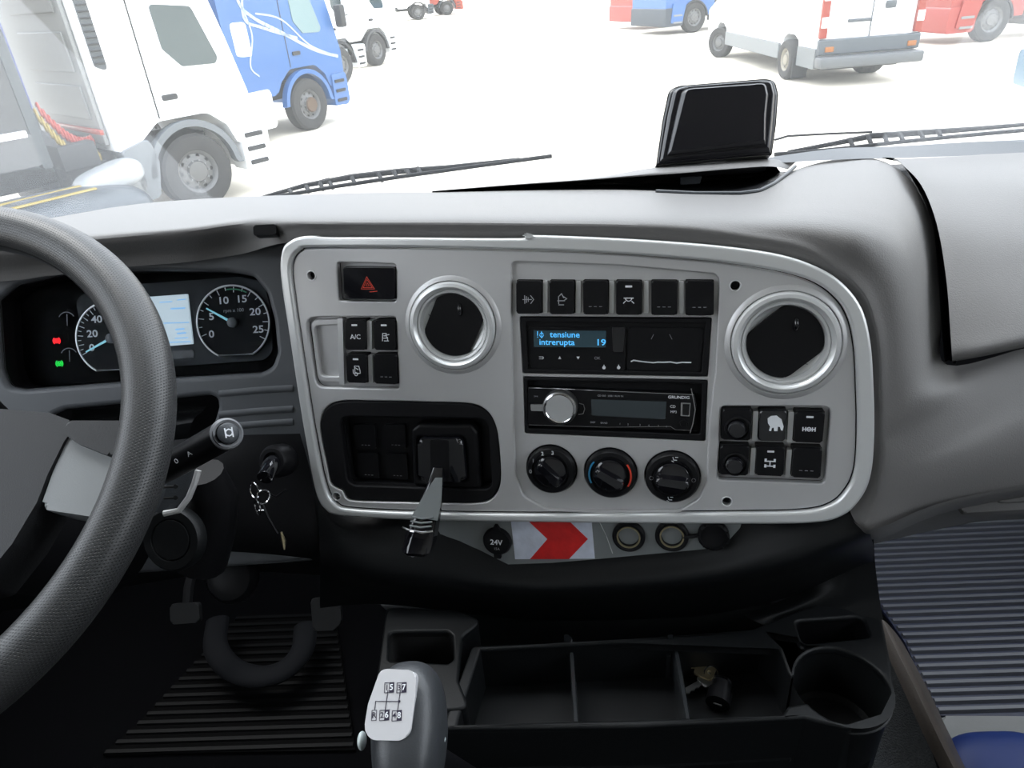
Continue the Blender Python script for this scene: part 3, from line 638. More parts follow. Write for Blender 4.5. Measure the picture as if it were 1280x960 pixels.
# brow + right face: columns along the panel contour
cols = [
 [(360, 303), (360, 290), (358, 276), (357, 262), (357, 244)],
 [(450, 302), (450, 289), (450, 276), (450, 262), (450, 241)],
 [(560, 302), (560, 290), (560, 276), (560, 262), (560, 240)],
 [(660, 301), (662, 290), (665, 277), (668, 262), (670, 238)],
 [(760, 304), (764, 292), (768, 278), (775, 262), (780, 237.5)],
 [(850, 310), (856, 297), (864, 282), (872, 262), (880, 241)],
 [(920, 317), (930, 304), (939, 292), (950, 268), (945, 239)],
 [(985, 330), (997, 316), (1006, 304), (1015, 268), (985, 216)],
 [(1030, 350), (1043, 339), (1052, 329), (1070, 275), (1040, 200)],
 [(1060, 380), (1076, 369), (1086, 360), (1115, 290), (1100, 200)],
 [(1076, 415), (1090, 406), (1101, 399), (1135, 320), (1145, 232)],
 [(1082, 445), (1096, 441), (1107, 436), (1145, 370), (1167, 280)],
 [(1084, 480), (1097, 479), (1108, 476), (1148, 420), (1174, 335)],
 [(1084, 520), (1098, 519), (1109, 515), (1152, 462), (1178, 395)],
 [(1084, 545), (1098, 543), (1110, 540), (1158, 492), (1184, 456)],
 [(1084, 560), (1099, 560), (1115, 556), (1190, 505), (1290, 433)],
 [(1083, 580), (1098, 582), (1116, 578), (1210, 535), (1420, 405)],
 [(1080, 600), (1094, 606), (1114, 603), (1215, 560), (1420, 470)],
 [(1072, 618), (1085, 634), (1108, 630), (1215, 590), (1420, 530)],
 [(1060, 632), (1072, 655), (1098, 660), (1200, 622), (1420, 585)],
]
PX = []
for i, c in enumerate(cols, 1):
    col = []
    for j, (x, y) in enumerate(c):
        if j == 0: d = pd(x, y, -.008)
        elif j == 1: d = pd(x, y, -.004)
        elif j == 2: d = pd(x, y, -.002)
        elif i <= 9:
            if j == 4: d = zt(x, y, -.232)
            else: d = pd(x, y, -.0)*.42 + zt(x, y, -.222)*.58
        elif i <= 15:
            k = (i-10)/5
            d4 = zt(1100, 200, -.232)*(1-k)**1.2 + .70*(1-(1-k)**1.2)
            d = d4 if j == 4 else pd(x, y, 0)+(.035, .032, .028, .022, .016, .010)[i-10]
        else:
            d4 = {16: .70, 17: .705, 18: .70, 19: .71, 20: .735}[i]
            d = d4 if j == 4 else (pd(x, y, -.002)*.5+d4*.5-.004)
        col.append(W(x, y, d))
    PX.append(col)
# under edge of the right face, turned in
low = [[W(x, y, d) for x, y, d in r] for r in [
  [(1060, 640, .72), (1072, 655, .695), (1098, 660, .685), (1200, 622, .69), (1420, 585, .735)],
  [(1058, 655, .735), (1075, 665, .72), (1100, 667, .71), (1200, 629, .71), (1420, 592, .75)],
  [(1058, 665, .78), (1080, 672, .78), (1105, 672, .78), (1200, 636, .80), (1420, 600, .82)]]]
part('lower_lip', grid(low, 5, 3), DASH, db)
# left brow over the instruments
rowsL = []
for x, a in ((-420, (300, 318, 345, 385)), (-200, (278, 300, 330, 365)), (0, (266+14, 292, 318, 352)), (60, (273, 290, 312, 345)), (156, (257, 283, 303, 334)), (230, (250, 278, 297, 328)), (300, (246, 269, 287, 318))):
    rowsL.append([W(x, a[3], .835), W(x, a[3]-14, .825), W(x, a[2]-7, .795), W(x, a[1], zt(x, a[1], -.226)*.75+.80*.25), W(x, a[0], zt(x, a[0], -.232))])
part('brow_and_face', grid(rowsL+PX, 6, 6), DASH, db)
part('hood_clip', merge([prism(rpoly([(-.012, -.0055), (.012, -.0055), (.012, .0055), (-.012, .0055)], .002), -.012, .003, .001)]), BLK, db, Frame(W(332, 288, .752), (1, 0, 0), -FW).M)
# far ledge with storage pocket
part('rear_ledge', grid([[wz(x, y, z) for x, y, z in r] for r in [
  [(540, 238.5, -.232), (640, 230, -.229), (740, 222, -.224), (820, 209, -.222), (900, 203, -.222), (970, 196, -.224), (1010, 192, -.23)],
  [(540, 239, -.230), (640, 231, -.226), (740, 223.5, -.220), (830, 214, -.218), (905, 208, -.218), (960, 204, -.221), (992, 205, -.23)],
  [(540, 239.3, -.232), (640, 232, -.228), (740, 225, -.222), (850, 216.5, -.220), (920, 210.5, -.220), (962, 208, -.222), (985, 212, -.232)]]], 5, 3), DASH, db, label='light grey ledge behind the storage pocket')
part('pocket_lining', grid([[wz(x, y, z) for x, y, z in r] for r in [
  [(540, 239, -.233), (640, 231.5, -.232), (740, 224, -.230), (850, 215, -.228), (925, 209, -.228), (970, 207, -.231)],
  [(540, 240, -.238), (640, 235, -.246), (740, 231, -.255), (850, 228, -.265), (930, 222, -.262), (975, 214, -.24)],
  [(540, 241, -.234), (640, 240, -.234), (740, 239, -.234), (850, 241, -.234), (930, 241, -.234), (982, 216, -.234)]]], 5, 4), BLK, db, label='black storage pocket in the dash top')
part('pocket_clip', prism(rpoly([(-.012, -.005), (.012, -.005), (.015, .006), (-.011, .008)], .002), 0, .003, .001), DASHD, db, Frame(wz(862, 226, -.240), (1, 0, 0), (0, -.8, .6)).M)
part('pocket_lip', tube([wz(x, y, -.229) for x, y in ((820, 239), (870, 241.5), (925, 241.5), (950, 238), (968, 229), (985, 216), (994, 208))], .0022, 8), DASHD, db)
# passenger cover
cov = [[W(x, y, d) for x, y, d in r] for r in [
  [(1116, 199, .875), (1160, 197, .885), (1220, 194, .89), (1290, 190, .895), (1440, 184, .90)],
  [(1128, 206, .855), (1170, 206, .86), (1230, 204, .865), (1300, 202, .865), (1440, 198, .87)],
  [(1152, 232, .80), (1190, 234, .79), (1240, 234, .79), (1310, 234, .79), (1440, 232, .79)],
  [(1171, 280, .735), (1210, 285, .725), (1260, 288, .725), (1320, 290, .73), (1440, 290, .735)],
  [(1183, 350, .695), (1220, 352, .69), (1265, 352, .69), (1325, 350, .695), (1440, 345, .70)],
  [(1188, 415, .672), (1225, 412, .67), (1270, 406, .67), (1330, 398, .675), (1440, 380, .68)],
  [(1190, 446, .668), (1226, 440, .666), (1272, 430, .668), (1332, 418, .675), (1440, 396, .68)],
  [(1190, 452, .70), (1226, 446, .70), (1272, 436, .70), (1332, 424, .70), (1440, 402, .70)]]]
part('passenger_cover', grid(cov, 5, 5), DASH, db, label='smooth grey cover on the passenger side behind a dark gap')
gap = [[W(x, y, d) for x, y, d in r] for r in [
  [(1102, 197, .875), (1122, 200, .87), (1142, 228, .80), (1164, 275, .745), (1172, 335, .715), (1176, 395, .70), (1181, 456, .695)],
  [(1112, 200, .90), (1130, 206, .89), (1150, 235, .85), (1168, 280, .80), (1178, 345, .76), (1183, 400, .74), (1186, 450, .73)],
  [(1120, 199, .875), (1134, 206, .86), (1158, 232, .81), (1177, 280, .75), (1189, 350, .71), (1194, 415, .69), (1195, 456, .69)]]]
part('gap_lining', grid(gap, 5, 3), BLKM, db, label='dark gap beside the passenger cover')
part('front_ledge', grid([[W(x, y, d) for x, y, d in r] for r in [
  [(930, 206, .87), (1060, 199, .88), (1116, 198, .88), (1200, 195, .89), (1290, 190, .90), (1440, 184, .905)],
  [(940, 200, .885), (1040, 186, .905), (1116, 183, .915), (1200, 178, .92), (1290, 174, .925), (1440, 168, .93)]]], 4, 3), DASHD, db)
# passenger side under panel
part('under_tray', grid([[W(x, y, d) for x, y, d in r] for r in [
  [(1095, 664, .80), (1180, 632, .80), (1250, 612, .80), (1440, 585, .82)],
  [(1092, 668, .83), (1180, 652, .86), (1250, 642, .86), (1440, 632, .87)],
  [(1092, 680, .90), (1180, 660, .94), (1250, 650, .95), (1440, 645, .96)]]], 4, 3), DASH, db)
# lower centre: bulge under the strip and back wall down to the tray
lowc = [[W(x, y, d) for x, y, d in r] for r in [
  [(395, 600, pd(395, 600, -.02)), (430, 640, pd(430, 640, -.02)), (520, 645, pd(520, 645, -.02)), (640, 645, pd(640, 645, -.02)), (760, 645, pd(760, 645, -.02)), (900, 645, pd(900, 645, -.02)), (1010, 640, pd(1010, 640, -.02)), (1070, 610, pd(1070, 610, -.02))],
  [(398, 640, .84), (440, 668, .83), (540, 680, .818), (640, 708, .81), (760, 702, .79), (880, 690, .76), (1010, 665, .715), (1085, 645, .70)],
  [(400, 690, .85), (450, 715, .83), (550, 728, .82), (650, 738, .805), (760, 735, .785), (880, 725, .755), (1000, 702, .72), (1088, 668, .705)],
  [(400, 720, .87), (460, 736, .87), (560, 746, .86), (660, 755, .85), (770, 754, .83), (880, 745, .81), (1000, 722, .775), (1092, 684, .75)],
  [(400, 760, .93), (470, 755, .92), (570, 765, .92), (670, 775, .91), (780, 775, .90), (890, 768, .88), (1000, 742, .84), (1092, 705, .79)]]]
part('lower_bulge', grid(lowc, 5, 5), BLKR, db)

# ================================================================== FLIP-UP SCREEN ON THE DASH TOP
fl = thing('flip_up_screen', 'glossy black flip-up panel with rounded top standing on the dash top', 'screen', wz(895, 204, -.222))
FU = Frame(wz(895, 206, -.222), (1, -.08, 0), (0.0, -.86, .5))
fo = rpoly(FU.pl([(820, 207), (828, 150), (836, 112), (850, 107.5), (955, 99), (968, 101), (972.5, 118), (970, 155), (964.5, 194)]), [.001, .06, .012, .02, .02, .008, .012, .06, .001])
fi = rpoly(FU.pl([(830, 203), (836, 155), (841, 133), (852, 127), (955, 118.5), (966, 121), (968, 138), (966, 165), (961, 192.5)], .004), [.001, .06, .010, .01, .01, .006, .01, .06, .001])
part('shell', prism(fo, -.014, .001, .005, 5), GLOSS, fl, FU.M)
def rings(pts, lv_):
    cx = sum(p[0] for p in pts)/len(pts); cy = sum(p[1] for p in pts)/len(pts); bm = bmesh.new(); rr_ = []
    w_ = max(p[0] for p in pts)-cx
    for g, z in lv_:
        rr_.append([bm.verts.new((x-(x-cx)/max(hypot_(x-cx, y-cy), 1e-6)*g*min(1.0, 1.0), y-(y-cy)/max(hypot_(x-cx, y-cy), 1e-6)*g, z)) for x, y in pts])
    for A, B in zip(rr_, rr_[1:]):
        for k in range(len(pts)): bm.faces.new((A[k], A[(k+1) % len(pts)], B[(k+1) % len(pts)], B[k]))
    bm.faces.new(rr_[-1]); bmesh.ops.recalc_face_normals(bm, faces=bm.faces[:]); return newmesh(bm)
hypot_ = math.hypot
part('raised_face', rings(fo, [(.0005, .0), (.003, .003), (.005, .0035), (.0085, .0085), (.0095, .0090), (.0125, .0090), (.0150, .0095), (.0185, .0150), (.0200, .0157)]), GLOSS2, fl, FU.M)
part('hinge_foot', box(FU.M @ V((0, -.004, -.006)), (.12, .02, .01), .003), BLK, fl)

BINM = mat('lit_binnacle_grey', (.085, .09, .098), .42, spec=.35, bump=.4, bscale=1200, bdist=.0003)  # lightened dash plastic, light on the up-facing slope put into the colour
# ================================================================== INSTRUMENT CLUSTER
CL = Frame(W(289, 403, .885), (1, .03, -.02), (0, -.90, .43))
ic = thing('instrument_cluster', 'dark instrument cluster with speedometer, small screen and rev counter, behind the steering wheel', 'instrument cluster', CL.M)
opn = rpoly(CL.pl([(-6, 376), (19, 356), (87, 341), (187, 338), (281, 339), (316, 345), (333, 366), (342, 400), (346, 440), (340, 458), (326, 466), (219, 472.5), (31, 487), (9, 484), (0, 462)], .03), .012)
bez = rpoly(CL.pl([(-420, 380), (-100, 350), (100, 318), (250, 310), (372, 300), (400, 640), (420, 700), (-420, 760)], .03), .004)
# column opening
cop = rpoly(CL.pl([(60, 521), (80, 512), (150, 505), (262, 494), (271, 498), (272, 510), (262, 545), (250, 580), (100, 590)], .03), .008)
part('binnacle_face', plate(bez, [opn, cop], .018, .030, .006, 4), BINM, ic, CL.M)
part('binnacle_wall', plate(quadgrow(opn, 1.012), [quadgrow(opn, .995)], -.012, .022, .001), BLK, ic, CL.M)
part('backplate', prism(quadgrow(opn, 1.03), -.016, -.010), mat('cluster_black', (.003, .003, .0035), .8, spec=.1), ic, CL.M)
part('grey_mask', prism(rpoly(CL.pl([(95, 372), (130, 357), (190, 354), (300, 346), (330, 352), (338, 385), (341, 440), (330, 450), (190, 460), (110, 462)], -.008), .015), -.0095, -.007), mat('cluster_mask', (.04, .045, .05), .6, spec=.2), ic, CL.M)
CLG = glass_mat('cluster_glass', (.93, .94, .95), gloss=0)
part('cover_glass', prism(quadgrow(opn, .99), .004, .0045), CLG, ic, CL.M, label='clear cover')
def gauge(cx, cy, r, cut):
    # ring flattened at the bottom
    a0 = math.degrees(math.asin(-cut/r)); return [(cx+r*cos(radians(a)), cy+r*sin(radians(a))) for a in [a0+(180-2*a0)*k/48 for k in range(49)]]
def dial(px, py, rpx, cutpx, nums, ticks, needle_px, lab, extra=None):
    c = CL.p(px, py); r = CL.p(px+rpx, py)[0]-c[0]; cut = r*cutpx
    g = part('gauge', prism(gauge(*c, r, cut), -.0075, -.004), mat('dial_black', (.006, .007, .009), .6, spec=.15), ic, CL.M, label=lab)
    part('gauge_ring', tube([(x, y, -.003) for x, y in gauge(*c, r, cut)], .0012, 6, True), SILVER2, g, CL.M)
    for s, nx, ny in nums:
        q = CL.p(nx, ny, -.004); part('numeral', text(s, .0125, (q[0], q[1], -.0038), bold=.0002, sx=1.15), WHITE, g, CL.M)
    part('scale_marks', strokes([[(c[0]+r*u*cos(radians(a)), c[1]+r*u*sin(radians(a))) for u in (.82 if i % 2 == 0 else .88, .96)] for i, a in enumerate(ticks)], .0009, -.0038), WHITE, g, CL.M)
    n0 = CL.p(*needle_px, .0); L = V((n0[0]-c[0], n0[1]-c[1])); nn = V((-L.y, L.x)).normalized()
    nd = part('needle', prism([(c[0]+nn.x*.0016, c[1]+nn.y*.0016), (c[0]-nn.x*.0016, c[1]-nn.y*.0016), (c[0]+L.x-nn.x*.0008, c[1]+L.y-nn.y*.0008), (c[0]+L.x+nn.x*.0008, c[1]+L.y+nn.y*.0008)], -.0005, .0006), NEEDLE, g, CL.M, label='pale blue needle')
    part('needle_hub', lathe([(.0062, -.004), (.0062, .001), (.0045, .0022), (0, .0024)], 24, (*c, 0)), mat('hub_grey', (.12, .13, .14), .4), g, CL.M)
    return g, c, r
g, c, r = dial(290, 403, 45.5, .88, [('0', 264.5, 418), ('5', 264.5, 396), ('10', 279, 376), ('15', 302, 374), ('20', 319, 390), ('25', 323, 412)], [200-7.2*k*1.0 for k in range(0, 33, 2)], (258, 385.5), 'rev counter')
part('green_band', strokes([arc(*c, r*.90, 97, 62, 8)], .0016, -.0037), GREENP, g, CL.M, label='green scale band')
q = CL.p(292, 388, -.004); part('lettering', text('rpm x 100', .0062, (q[0], q[1], -.0038)), LWHITE, g, CL.M)
q = CL.p(322, 429, -.004); part('small_symbol', strokes([[(q[0]-.009, q[1]+.001), (q[0]+.008, q[1]+.001)], [(q[0]-.009, q[1]-.0015), (q[0]+.008, q[1]-.0015)]], .002, -.0037), DARK, g, CL.M)
dial(138, 423, 45, .86, [('0', 115, 435), ('20', 115.5, 417.5), ('40', 121, 399.5), ('60', 140, 387)], [205-8*k for k in range(0, 30)], (107.5, 440), 'speedometer')
scn = part('screen', prism(rpoly(CL.pl([(186, 371), (234, 367.5), (241, 430), (194, 434)], -.004), .001), -.007, -.004), SCREEN, ic, CL.M, label='pale blue lit multifunction screen')
for ln, (x0, x1, y) in enumerate([(200, 215, 378), (222, 232, 375), (214, 231, 386), (205, 236, 404), (220, 230, 412), (222, 232, 417), (219, 235, 423), (210, 238, 428)]):
    part('screen_text', strokes([CL.pl([(x0, y), (x1, y-1)], -.004)], .002 if ln in (2, 4, 5) else .0012, -.0039), SCREENT, scn, CL.M)
part('button_panel', prism(rpoly(CL.pl([(196, 440), (242, 437), (243, 447), (198, 450)], -.006), .002), -.008, -.0055, .0005), mat('cluster_panel', (.04, .045, .05), .3), ic, CL.M)
for px, py, m, lb in ((70.5, 426, REDL, 'red parking brake warning light'), (74, 454.5, GRNL, 'green warning light')):
    q = CL.p(px, py, -.008); part('warning_light', merge([strokes([arc(q[0], q[1], .0026, 0, 360, 10), arc(q[0], q[1], .0045, 130, 230, 5), arc(q[0], q[1], .0045, -50, 50, 5), [(q[0]-.001, q[1]+.001), (q[0], q[1]-.001), (q[0]+.002, q[1]+.0015)]], .0013, -.0085)]), m, ic, CL.M, label=lb)
for px, py in ((83, 401), (86, 446)):
    q = CL.p(px, py, -.008); part('small_gauge', merge([strokes([arc(q[0], q[1], .011, 30, 150, 10), [(q[0], q[1]-.006), (q[0]+.001, q[1]+.008)]], .0008, -.0088)]), LWHITE, ic, CL.M)
# steps on the binnacle face to the right of the column
for y0, y1, k in ((486, 507, 0), (512, 524, 1), (528, 538, 2)):
    part('ridge', tube([CL.w(x, y, .030-.004) for x, y in ((276, y0+6), (320, y0+2), (368, y0-1))], .006, 10), BINM, ic)
# dark well around the column & boot
part('column_boot', grid([[CL.w(x, y, h) for x, y, h in r] for r in [
   [(90, 512, .015), (170, 508, .015), (262, 500, .015)], [(90, 525, -.005), (170, 520, -.01), (255, 512, .0)], [(100, 545, .02), (175, 538, .02), (240, 528, .02)], [(110, 575, .0), (180, 570, .0), (235, 560, .0)]]], 5, 5), BLKR, ic)
# knee panel and column shroud (dark)
kp = [[W(x, y, d) for x, y, d in r] for r in [
  [(-300, 620, .90), (0, 590, .90), (150, 560, .90), (260, 546, .865), (375, 542, .835)],
  [(-300, 700, .86), (0, 680, .88), (150, 640, .89), (270, 600, .86), (390, 600, .845)],
  [(-300, 760, .90), (0, 740, .92), (150, 710, .93), (280, 690, .88), (400, 690, .86)],
  [(-300, 790, .98), (0, 765, 1.0), (150, 735, 1.02), (290, 715, 1.0), (410, 720, .95)]]]
part('knee_panel', grid(kp, 5, 5), BLKM, db)

# ================================================================== STEERING
SW = Frame((-.53, .445, CZ-.295), (1, .0, 0), (0, -cos(radians(54.5)), sin(radians(54.5))))
sw = thing('steering_wheel', 'large black steering wheel with perforated leather rim on the left', 'steering wheel', SW.M)
RW, RR_ = .2215, .0198
def rim_mesh():
    bm = bmesh.new(); uv = bm.loops.layers.uv.new('UVMap'); NU, NV = 144, 32; pitch = .0025
    vv = [[bm.verts.new(((RW+RR_*cos(2*pi*j/NV))*cos(2*pi*i/NU), (RW+RR_*cos(2*pi*j/NV))*sin(2*pi*i/NU), RR_*sin(2*pi*j/NV))) for j in range(NV)] for i in range(NU)]
    cu_ = round(2*pi*RW/pitch); cv_ = round(2*pi*RR_/pitch*1.15)
    for i in range(NU):
        for j in range(NV):
            f = bm.faces.new((vv[i][j], vv[(i+1) % NU][j], vv[(i+1) % NU][(j+1) % NV], vv[i][(j+1) % NV]))
            for l, (a, b) in zip(f.loops, ((i, j), (i+1, j), (i+1, j+1), (i, j+1))):
                v_ = b/NV*cv_; l[uv].uv = (a/NU*cu_+v_*.5, v_)
    return newmesh(bm)
part('rim', rim_mesh(), LEATHER, sw, SW.M)
part('stitching', tube([((RW-RR_*.93)*cos(a), (RW-RR_*.93)*sin(a), .004) for a in [2*pi*k/96 for k in range(96)]], .0016, 6, True), BLK, sw, SW.M, label='sewn seam inside the rim')
PADM = mat('grained_hub_plastic', (.024, .025, .027), .5, spec=.3, bump=.6, bscale=900, bdist=.0004)
SPK = mat('satin_grey_spoke', (.19, .20, .205), .38, bump=.4, bscale=1300, bdist=.0003)
pr = SW.pl([(0, 511), (62, 516), (97, 529), (80, 552), (60, 592), (46, 628), (15, 680), (-30, 735)], -.01)
padp = pr + [(pr[-1][0]*.5, pr[-1][1]-.01)]
full = [(x, y) for x, y in padp] + [(-x, y) for x, y in padp[::-1]]
part('hub_pad', prism(rpoly(full, .008), -.05, -.010, .010, 5), PADM, sw, SW.M, label='grained centre pad')
for s in (1, -1):
    q = SW.pl([(92, 533), (160, 543), (150, 590), (128, 648), (50, 636), (66, 590)], -.012)
    q = [(s*x, y) for x, y in q]
    part('spoke', prism(rpoly(q, .006), -.040, -.012, .008, 5), SPK, sw, SW.M, label='satin grey spoke')
    q = SW.pl([(84, 528), (160, 528), (165, 560), (140, 572), (100, 556), (85, 545)], -.010)
    part('spoke_bridge', prism(rpoly([(s*x, y) for x, y in q], .006), -.042, -.006, .008, 5), PADM, sw, SW.M)
part('lower_spoke', prism(rpoly([(-.05, -.08), (.05, -.08), (.035, -.212), (-.035, -.212)], .01), -.045, -.014, .008), PADM, sw, SW.M)
part('hub_skirt', lathe([(.085, -.05), (.075, -.09), (.06, -.11)], 32), BLKM, sw, SW.M)
# column
sc_ = thing('steering_column', 'dark plastic steering column shroud behind the wheel rim', 'steering column', SW.M @ Matrix.Translation((0, 0, -.12)))
part('shroud', tube([(0, 0, -.09), (0, .0, -.14), (0, .0, -.30)], [.062, .075, .07], 24), BLKM, sc_, SW.M)
part('side_panel', grid([[W(x, y, d) for x, y, d in r] for r in [
   [(212, 585, .70), (240, 585, .70), (250, 588, .71)], [(205, 620, .70), (228, 622, .70), (240, 620, .71)], [(195, 640, .70), (212, 642, .70), (226, 636, .71)]]], 4, 4, .004), DASHD, sc_, label='grey side panel with two slots')
part('panel_edge', tube([W(x, y, .695) for x, y in ((248, 588), (243, 605), (236, 622), (224, 638), (205, 642))], .003, 8), SILVER, sc_, label='lighter curved edge')
for y in (608, 622): part('slot', tube([W(205, y+1, .694), W(220, y, .694)], [.0012, .0012], 6), DARK, sc_); 
for y in (608, 622): part('slot', lathe([(.0022, 0), (.0022, .001), (0, .001)], 12), DARK, sc_, Frame(W(220, y, .694), (1, 0, 0), -FW).M)
part('round_cover', lathe([(.033, 0), (.033, .008), (.030, .012), (.022, .012), (.021, .010), (.020, .012), (0, .012)], 40), BLKR, sc_, Frame(W(222, 672, .735), (1, 0, 0), (-.1, -.85, .5)).M, label='round black cover')
part('column_neck', tube([W(255, 590, .74), W(268, 620, .76), W(262, 660, .78), W(250, 700, .80)], [.02, .024, .028, .03], 14), BLKM, sc_)
# stalk
stl = thing('control_stalk', 'black control stalk with round grey end button, right of the steering wheel', 'stalk', W(285, 541, .63))
A = W(200, 590, .68); B = W(283, 542.5, .625)
ax = (B-A).normalized()
part('arm', tube([A, A.lerp(B, .3), A.lerp(B, .7), B], [.0125, .0135, .0135, .0135], 24), BLK, stl)
SE = Frame(B, (1, .3, 0), (B-A)*.6 + (CAM-B).normalized()*.08)
part('end_ring', lathe([(.0135, -.008), (.0142, .0), (.0138, .003), (.0120, .0045), (.0100, .0035), (.0100, .0)], 36), mat('stalk_ring', (.16, .165, .175), .35), stl, SE.M, label='grey ring around the end button')
part('end_button', lathe([(.0092, 0), (.0092, .006), (.0075, .0075), (0, .008)], 32), DASHD, stl, SE.M)
part('symbol', strokes([arc(0, 0, .003, 0, 360, 8), [(-.003, -.004), (-.003, .004)], [(.003, -.004), (.003, .004)]], .0011, .0079), WHITE, stl, SE.M)
ST = Frame(A.lerp(B, .62), ax, (CAM-A).normalized())
for k, s in ((-.022, '0'), (-.010, '1'), (.000, '2')): part('numeral', text(s if s != '1' else 'A', .0062, (k, .001, .0134)), LWHITE, stl, ST.M)

# ignition
ig = thing('ignition_switch', 'black ignition lock with key inserted, left of the silver panel', 'ignition lock', W(342, 578, .80))
IG = Frame(W(342, 577, .80), (1, 0, 0), (-.15, -.8, .5))
part('collar', lathe([(.019, -.02), (.019, -.002), (.015, .004), (.011, .004), (.010, -.004), (0, -.004)], 36), BLK, ig, IG.M)
part('key_bow', tube([W(341, 579, .79), W(338, 583, .775), W(331, 597, .76)], [.009, .0095, .0085], 16), GLOSS, ig, label='glossy black key head')
part('lower_rim', tube([W(x, y, .80) for x, y in ((325, 612), (345, 621), (358, 612))], .0015, 6), BLK, ig)
kr = thing('key_ring', 'small metal key rings and tag hanging from the ignition key', 'key ring', W(320, 615, .755))
def ringat(px, py, d, r, n): fr = Frame(W(px, py, d), (1, 0, 0), n); return tube([fr.M @ V((r*cos(2*pi*k/24), r*sin(2*pi*k/24), 0)) for k in range(24)], .0009, 6, True)
part('ring', ringat(318, 613, .755, .0085, (-.6, -.7, .3)), CHROME, kr)
part('ring', ringat(322, 634, .755, .0085, (-.75, -.6, .2)), CHROME, kr)
part('ring', ringat(329, 621, .757, .0075, (.75, -.6, .2)), CHROME, kr)
part('clasp', box(W(327, 638.5, .752), (.006, .002, .003), .0004), CHROME, kr)
part('strap', tube([W(328, 630, .757), W(336, 648, .76), W(347, 667, .765)], .0012, 6), BLK, kr)
part('key_blade', tube([W(351.5, 665, .763), W(354.5, 676, .763), W(355.5, 687, .763)], [.0012, .0024, .0010], 6), BRASS, kr, label='worn brass coloured tag')

# ================================================================== CONSOLE
HT = CZ*0-.65
CO = Frame((0, .5, CZ-.65), (1, 0, 0), (0, 0, 1))
HF_ = -.065
co = thing('centre_console', 'black plastic storage console with open tray, cup holder and dividers below the dashboard', 'console', (.0, .45, CZ-1.0))
def ct(pts, h=0): return CO.pl(pts, h)
cup = CO.p(1053, 856); cr_ = .0455
tray = rpoly(ct([(598, 815), (955, 790), (985, 840), (1000, 870), (985, 893), (800, 900), (560, 905), (562, 850)]), .012)
outlc = rpoly(ct([(551, 911), (557, 898), (574, 850), (590, 807), (760, 800), (940, 786), (1000, 762), (1090, 735), (1100, 760), (1112, 820), (1119, 868), (1105, 896), (1060, 910), (1005, 897), (800, 908)]), .006)
slot = rpoly(ct([(994, 776), (1078, 770), (1088, 796), (1003, 805)]), .008)
# tray opening joins the cup holder by a throat, as in the photograph
N = 40; cpts = arc(*cup, cr_, 0, 360, N)[:-1]
yl = ct([(985, 893)])[0]
openT = ct([(601, 812), (955, 792), (975, 812), (985, 840)])
thr_u = ct([(1003, 845)])[0]; thr_l = ct([(1002, 882)])[0]
angs = [atan2(p[1]-cup[1], p[0]-cup[0]) for p in (thr_u, thr_l)]
a_u = angs[0] % (2*pi); a_l = angs[1] % (2*pi)
arcp = []; 
steps = 34
for k in range(steps+1):
    a = a_u - ((a_u - a_l) % (2*pi))*k/steps if False else a_u + (-(2*pi-((a_l-a_u) % (2*pi))))*k/steps
    arcp.append((cup[0]+cr_*cos(a), cup[1]+cr_*sin(a)))
lowT = ct([(985, 882), (978, 893), (800, 899), (640, 903), (572, 905), (576, 890)])
HOLE = openT + ct([(990, 846)]) + arcp + lowT
part('top_frame', plate(outlc, [HOLE, slot], -.010, 0, .003, 3), BLKR, co, CO.M)
part('cup_wall', lathe([(cr_+.0015, -.003), (cr_-.001, -.07), (cr_-.006, -.075), (0, -.075)], 48, (*cup, 0)), BLKR, co, CO.M, label='round cup holder')
bm = bmesh.new(); me_t = newmesh(bm)
hl = [p for p in HOLE]
def wall_loop(pts, z0, z1, skip=None, t=.0):
    bm = bmesh.new(); n = len(pts); a = [bm.verts.new((x, y, z0)) for x, y in pts]; b = [bm.verts.new((x, y, z1)) for x, y in pts]
    for i in range(n):
        if skip and skip(i): continue
        bm.faces.new((a[i], a[(i+1) % n], b[(i+1) % n], b[i]))
    return newmesh(bm)
na = len(openT)+1; nb = na+len(arcp)
part('tray_wall', wall_loop(HOLE, -.005, HF_, skip=lambda i: na <= i < nb-1), BLKR, co, CO.M)
part('tray_floor', prism(rpoly(ct([(585, 800), (960, 780), (1000, 850), (1000, 900), (560, 925)]), .004), HF_-.004, HF_), BLKR, co, CO.M)
part('slot_well', merge([wall_loop(slot, -.005, -.05), prism(slot, -.052, -.05)]), BLK, co, CO.M, label='rectangular card slot')
part('outer_skirt', wall_loop(quadgrow(outlc, .999), -.004, -.36), BLKR, co, CO.M)
# neck rising to the dashboard
neck = [[W(x, y, d) for x, y, d in r] for r in [
  [(930, 768, .86), (990, 745, .84), (1050, 712, .80), (1092, 672, .77)],
  [(940, 775, .845), (1000, 757, .82), (1060, 733, .80), (1094, 705, .785)],
  [(955, 781, .835), (1010, 768, .82), (1065, 757, .805), (1099, 745, .795)],
  [(975, 785, .83), (1015, 776, .815), (1070, 770, .80), (1104, 775, .79)]]]
part('neck', grid(neck, 5, 5), BLKR, co)
backw = [[W(x, y, d) for x, y, d in r] for r in [
  [(478, 745, .95), (600, 750, .93), (760, 752, .90), (880, 742, .885), (985, 712, .86)],
  [(482, 762, .93), (600, 775, .93), (760, 780, .905), (880, 776, .885), (960, 765, .865)],
  [(560, 800, .94), (620, 812, .94), (760, 808, .915), (880, 803, .90), (965, 795, .88)],
  [(560, 825, .94), (620, 835, .94), (760, 835, .915), (880, 830, .90), (965, 820, .88)]]]
part('back_wall', grid(backw, 5, 4), BLKR, co)
